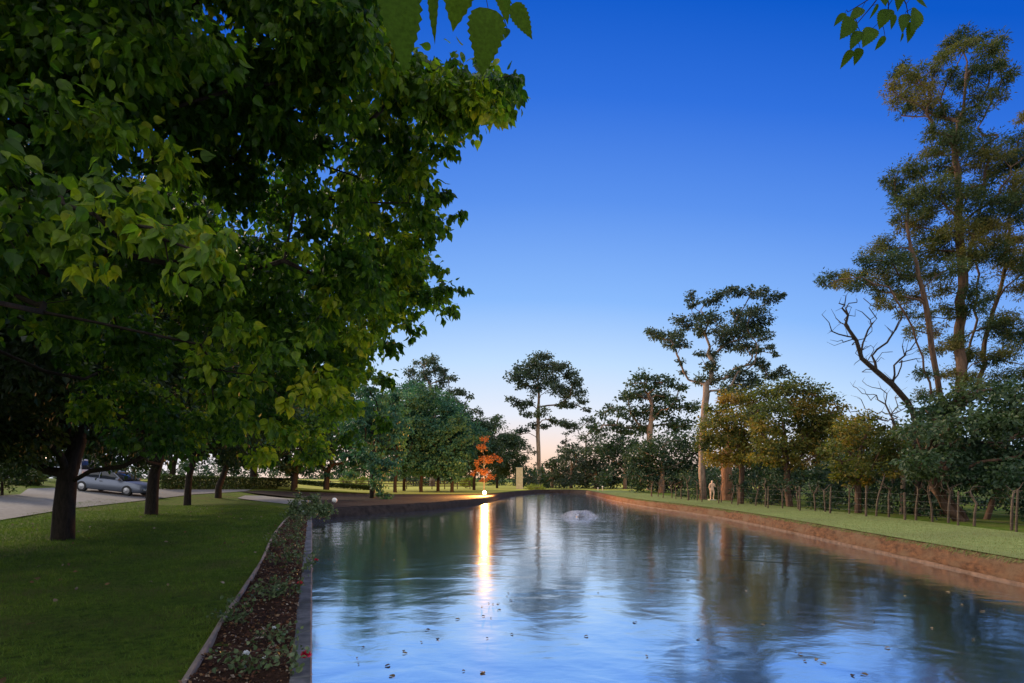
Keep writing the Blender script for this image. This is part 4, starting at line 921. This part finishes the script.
# ------------------------------------------------------------------ right fence and stakes, statue, trunks
fpx=[(1016,532),(958,526),(905,520.5),(866,516.8),(830,513.8),(800,511),(768,508.5),(738,505.5),(702,502.3),(676,499.6),(652,497)]
fp=[np.array(G(a,b)) for a,b in fpx]; fp=[np.array([11.8,6,0]),np.array([12.6,10,0])]+fp
posts=[]
for a,b_ in zip(fp[:-1],fp[1:]):
    n=max(1,int(round(np.linalg.norm(b_-a)/2.6)))
    for i in range(n): posts.append(a+(b_-a)*i/n)
posts.append(fp[-1])
o0=posts[3]
fe=empty('wire_fence',tuple(o0),'weathered wooden post and wire fence along the right hand bank','fence')
for q in posts:
    h=1.15+random.uniform(-.12,.15); x,y=(q-o0)[:2]; lx_,ly_=random.uniform(-.05,.05),random.uniform(-.03,.03); r=random.uniform(.028,.045)
    pts=np.array([(x,y,-.2),(x+lx_*.3,y+ly_*.3,h*.35),(x+lx_*.7,y+ly_*.6,h*.7),(x+lx_,y+ly_,h)])
    link('post',tubes('post',[(pts,np.array([r*1.1,r,r*.93,r*.85])),(np.array([pts[-1]-[0,0,.01],pts[-1]+[0,0,.01]]),np.array([r*.86,.01]))],7),M['post'],fe)
for z in (.25,.5,.75,1.0):
    pts=np.array([(q-o0)+np.array([-.06,-.02,z]) for q in posts]); link('wire',tubes('wire',[(pts,np.full(len(pts),.0025))],4),M['wire'],fe)
# forked stakes / pollarded saplings just behind the fence
gs='forked bare saplings along the fence'
sp=[(1010,531.5),(972,527),(946,523.8),(930,522.5),(913,521),(886,518.4),(873,517.2),(846,514.6),(822,512.6),(812,511.6),(795,510),(779,509),(762,507.5),(752,506.5),(728,504.3),(718,503),(694,501),(686,500.2),(678,499.4),(669,498.4),(660,497.5),(655,497),(648,496.4)]
near_lab=['leftmost','second from the left','third from the left','fourth from the left','fifth from the left','sixth from the left','seventh from the left','eighth from the left','ninth from the left','tenth from the left','eleventh from the left','twelfth from the left']
for i,(px,py) in enumerate(sp):
    b=np.array(G(px,py)); b+=np.array([.35,.35,0]); j=len(sp)-1-i
    if j<12: lab='bare forked sapling by the fence, %s of them all'%near_lab[j]
    else: lab='bare forked sapling by the fence, %s from the right'%(['rightmost one' if i==0 else ['','second','third','fourth','fifth','sixth','seventh','eighth','ninth','tenth','eleventh'][i]][0]) if i else 'bare forked sapling by the fence, the rightmost of them all'
    root=empty('forked_sapling',tuple(b),lab,'sapling',gs)
    h=random.uniform(1.15,1.7); ln_=random.uniform(-.15,.15)
    tr=[np.array([0,0,-.15]),np.array([ln_*.3,0,h*.35]),np.array([ln_,.0,h*.62])]
    tg=[np.array([ln_+random.uniform(-.4,.4),random.uniform(-.25,.25),h*random.uniform(.8,1.1)]) for _ in range(6)]
    ch=grow(tr,tg,.036,.5,.14,.16,rmin=.008,pw=.5,tmin=.7); link('trunk',tubes('trunk',ch,7),M['post'],root)
# leaning reddish trunks at the right, under the dense tree
bare('leaning_trunk','reddish trunk leaning left to right under the dense tree at the right edge',968,21.5,[(960,512),(945,497),(934,484),(930,470)],[(925,450),(940,448),(930,440)],.11,mt='bark_red',spread=.3)
bare('leaning_trunk','short reddish trunk slanting up to the right beside the leaning one',985,22,[(992,500),(1002,485),(1008,470)],[(1010,450),(1020,452),(1000,448)],.09,mt='bark_red',spread=.3)
for px,Y,r,lab in [(727,41,.40,'thick reddish trunk right of the pale statue')]:
    bare('thick_trunk',lab,px,Y,[(px,480),(px-1,462),(px+1,450)],[(px-7,436),(px+8,430),(px,432)],r,mt='bark_lit',spread=.5,wob=.1)
# understorey behind the fence (cannot be counted)
ln=resample([tuple(q[:2]) for q in fp],.5); o=offs(ln,0)
us=[]
for q in ln:
    for _ in range(6):
        if q[1]<8: continue
        k=rng.uniform(1.2,9.0)
        if 694<512+F*(q[0]+k*.95)/(q[1]+k*.35)<732 and q[1]+k*.35<43: continue
        us.append((q[0]+k*.95,q[1]+k*.35,rng.uniform(.1,2.1),rng.uniform(.35,.7)))
p,d,tn,tf=clump_leaves(us,.42,.16,.8,droop=.3,tonebase=.3)
tag(link('undergrowth',leaf_mesh('undergrowth',p,d,.16*(.7+.6*rng.random(len(p))),'rhomb',tn),M['leaf_ever']),'dark tangled undergrowth behind the right hand fence','undergrowth',kind='stuff')
# more distant tree masses that close the gaps behind the fence
for (px,Y,H,rad,lm,lab) in [(760,60,9,4.2,'leaf_ever','dark background tree behind the orange lit tree'),(815,56,9,4.4,'leaf_olive','olive background tree behind the wide crowned tree'),(868,48,7,4,'leaf_ever','dark background tree behind the slim olive tree'),(925,40,7,3.8,'leaf_ever','dark background tree behind the bare limbed tree'),(1000,36,8,4.5,'leaf_ever','dark background tree behind the tallest gum')]:
    b=np.array(on(px,Y)); cl=ellclumps((b[0],b[1],H*.5),(rad,rad*.7,H*.42),34,rad*.26,.8)
    tree('background_tree',lab,b,[b+(0,0,1),b+(.1,0,H*.4)],cl,.16,'bark_red',lm,.26,dens=.6,group='background trees behind the right hand fence',tonebase=.35)

# statue: one continuous skinned figure
sb=P(712,499.6,40.5); sb.z=0
st=empty('garden_statue',tuple(sb),'pale slender standing stone statue between two thick trunks behind the fence','statue')
J={'pelvis':(0,0,.80),'waist':(.01,0,.95),'chest':(0,0,1.12),'neck':(0,0,1.25),'headb':(0,-.01,1.33),'head':(.0,-.02,1.43),
 'hl':(-.085,0,.76),'kl':(-.10,-.03,.46),'al':(-.10,.0,.12),'tl':(-.11,-.11,.09),'hr':(.085,0,.76),'kr':(.12,-.06,.47),'ar':(.10,.04,.13),'tr':(.12,-.07,.09),
 'sl':(-.15,0,1.18),'el':(-.20,.02,.94),'wl':(-.17,-.08,.74),'fl':(-.16,-.10,.66),'sr':(.15,0,1.18),'er':(.22,0,.96),'wr':(.12,-.12,1.02),'fr':(.06,-.13,1.07)}
Rr={'pelvis':.105,'waist':.085,'chest':.11,'neck':.045,'headb':.06,'head':.075,'hl':.085,'kl':.055,'al':.035,'tl':.028,'hr':.085,'kr':.055,'ar':.035,'tr':.028,'sl':.05,'el':.036,'wl':.026,'fl':.024,'sr':.05,'er':.036,'wr':.026,'fr':.024}
Ed=[('pelvis','waist'),('waist','chest'),('chest','neck'),('neck','headb'),('headb','head'),('pelvis','hl'),('hl','kl'),('kl','al'),('al','tl'),('pelvis','hr'),('hr','kr'),('kr','ar'),('ar','tr'),('chest','sl'),('sl','el'),('el','wl'),('wl','fl'),('chest','sr'),('sr','er'),('er','wr'),('wr','fr')]
ks=list(J); me=bpy.data.meshes.new('figure'); me.from_pydata([J[k] for k in ks],[(ks.index(a),ks.index(c)) for a,c in Ed],[])
fo=link('figure',me,M['statue'],st); fo.modifiers.new('skin','SKIN'); 
if not me.skin_vertices: 
    bm=bmesh.new(); bm.from_mesh(me); bm.verts.layers.skin.verify(); bm.to_mesh(me); bm.free()
for i,k in enumerate(ks): me.skin_vertices[0].data[i].radius=(Rr[k],Rr[k]); 
me.skin_vertices[0].data[0].use_root=True
s_=fo.modifiers.new('sub','SUBSURF'); s_.levels=2; s_.render_levels=2
dg=bpy.context.evaluated_depsgraph_get(); me2=bpy.data.meshes.new_from_object(fo.evaluated_get(dg)); fo.modifiers.clear(); fo.data=me2
if not me2.materials: me2.materials.append(M['statue'])
me2.polygons.foreach_set('use_smooth',[True]*len(me2.polygons))
bmo('plinth',boxmesh(-.24,.24,-.22,.2,-.05,.08,.015),'stone',st)

# ------------------------------------------------------------------ aerator fountain and floating leaves
fc=P(580,517,2.05*F/39); fc.z=-.45
ft=empty('pond_fountain',tuple(fc),'low domed fountain spray bubbling on the pond surface','fountain')
v,f=lathe([(.16,-.05),(.20,.0),(.18,.05),(.05,.08),(.04,.14)]); pyd('nozzle',v,f,M['darkmetal'],ft,True)
m,nt,o=mat('spray'); tr_=nd(nt,'ShaderNodeBsdfTransparent'); df=nd(nt,'ShaderNodeBsdfTranslucent'); df.inputs[0].default_value=(.62,.70,.9,1); d2=nd(nt,'ShaderNodeBsdfDiffuse'); d2.inputs[0].default_value=(.62,.70,.9,1)
ad2=nd(nt,'ShaderNodeMixShader'); nt.links.new(df.outputs[0],ad2.inputs[1]); nt.links.new(d2.outputs[0],ad2.inputs[2]); mx=nd(nt,'ShaderNodeMixShader'); mx.inputs[0].default_value=.09
nt.links.new(tr_.outputs[0],mx.inputs[1]); nt.links.new(ad2.outputs[0],mx.inputs[2]); nt.links.new(mx.outputs[0],o.inputs[0]); M['spray']=m
jets=[]
for i in range(260):
    a=random.uniform(0,2*math.pi); rr=random.uniform(.35,1.15); h=random.uniform(.12,.30); n=9
    pts=np.array([(math.cos(a)*rr*s,math.sin(a)*rr*s,.12+4*h*s*(1-s)-.13*s) for s in np.linspace(0.02,1,n)])
    jets.append((pts,np.linspace(.003,.009,n)))
link('spray',tubes('spray',jets,4),M['spray'],ft)
rings=[]
for rr in (1.0,1.4,1.9,2.5,3.1):
    th=np.linspace(0,2*math.pi,60); rings.append((np.column_stack([rr*np.cos(th),rr*np.sin(th),np.full(60,.0)+.008*np.sin(th*9)]),np.full(60,.006)))
link('foam_ring',tubes('foam_ring',rings,5),M['spray'],ft)
gl_='leaves floating on the pond'
lpx=[(483,607),(488,604),(494,604),(500,604),(506,597),(509,593),(512,600),(482,617),(455,620),(421,643),(403,651),(402,654),(357,658),(358,665),(390,665),(389,676),(361,648),(425,630),(437,639),(486,639),(497,610),(492,618),(588,636),(561,565),(566,568),(598,593),(586,567),(513,634),(462,672),(485,674),(447,598),
 (637,623),(646,657),(745,591),(795,652),(803,654),(806,661),(815,659),(820,663),(852,675),(860,674),(790,612),(700,640),(873,622),(905,596),(945,592),(985,612),(1003,610),(960,605),(930,628),(890,648),(975,640),(720,560),(690,580),(760,625),(335,562),(328,560),(393,560),(340,600)]
def patch_name(px,py):
    if px<345: return 'beside the coping'
    if px<450: return 'left of centre near the bottom' if py>625 else 'in the dark reflection on the left'
    if px<530: return 'below the lamp reflection' if py<628 else 'at the very bottom, centre left'
    if px<660: return 'in the bright middle of the pond'
    if px<765: return 'on the big gum reflection'
    if px<880: return 'at the bottom right' if py>600 else 'right of centre'
    return 'in dark water at the right'
ORD=['leftmost','second','third','fourth','fifth','sixth','seventh','eighth','ninth','tenth','eleventh','twelfth','thirteenth','fourteenth','fifteenth','sixteenth']
grp={}
for i,(px,py) in enumerate(lpx): grp.setdefault(patch_name(px,py),[]).append((px,i))
LL={}
for k,v_ in grp.items():
    for n,(px,i) in enumerate(sorted(v_)): LL[i]='brown fallen leaf floating %s, %s'%(k,ORD[n]+(' of them' if n==0 else ' from the left'))
for i,(px,py) in enumerate(lpx):
    q=WX(px,py); s=random.uniform(.03,.085); nn_=9; v=[];
    for j in range(nn_):
        t=j/(nn_-1); v.append((t*s,s*.34*math.sin(math.pi*t)**.8,.004+.012*math.sin(3*t)))
    for j in range(1,nn_-1):
        t=j/(nn_-1); v.append((t*s,-s*.30*math.sin(math.pi*t)**.8,.003+.010*math.cos(2*t)))
    fcs=[tuple([0]+[nn_-1+j for j in range(1,nn_-1)]+[nn_-1]+list(range(nn_-2,0,-1)))]
    me=bpy.data.meshes.new('floating_leaf'); me.from_pydata(v,[],fcs); a=me.attributes.new('rnd','FLOAT','POINT'); a.data.foreach_set('value',np.full(len(v),random.random(),dtype=np.float32))
    o=link('floating_leaf',me,M['debris']); o.location=(q.x,q.y,-.447); o.rotation_euler.z=random.uniform(0,6.28); tag(o,LL[i],'leaf',gl_)
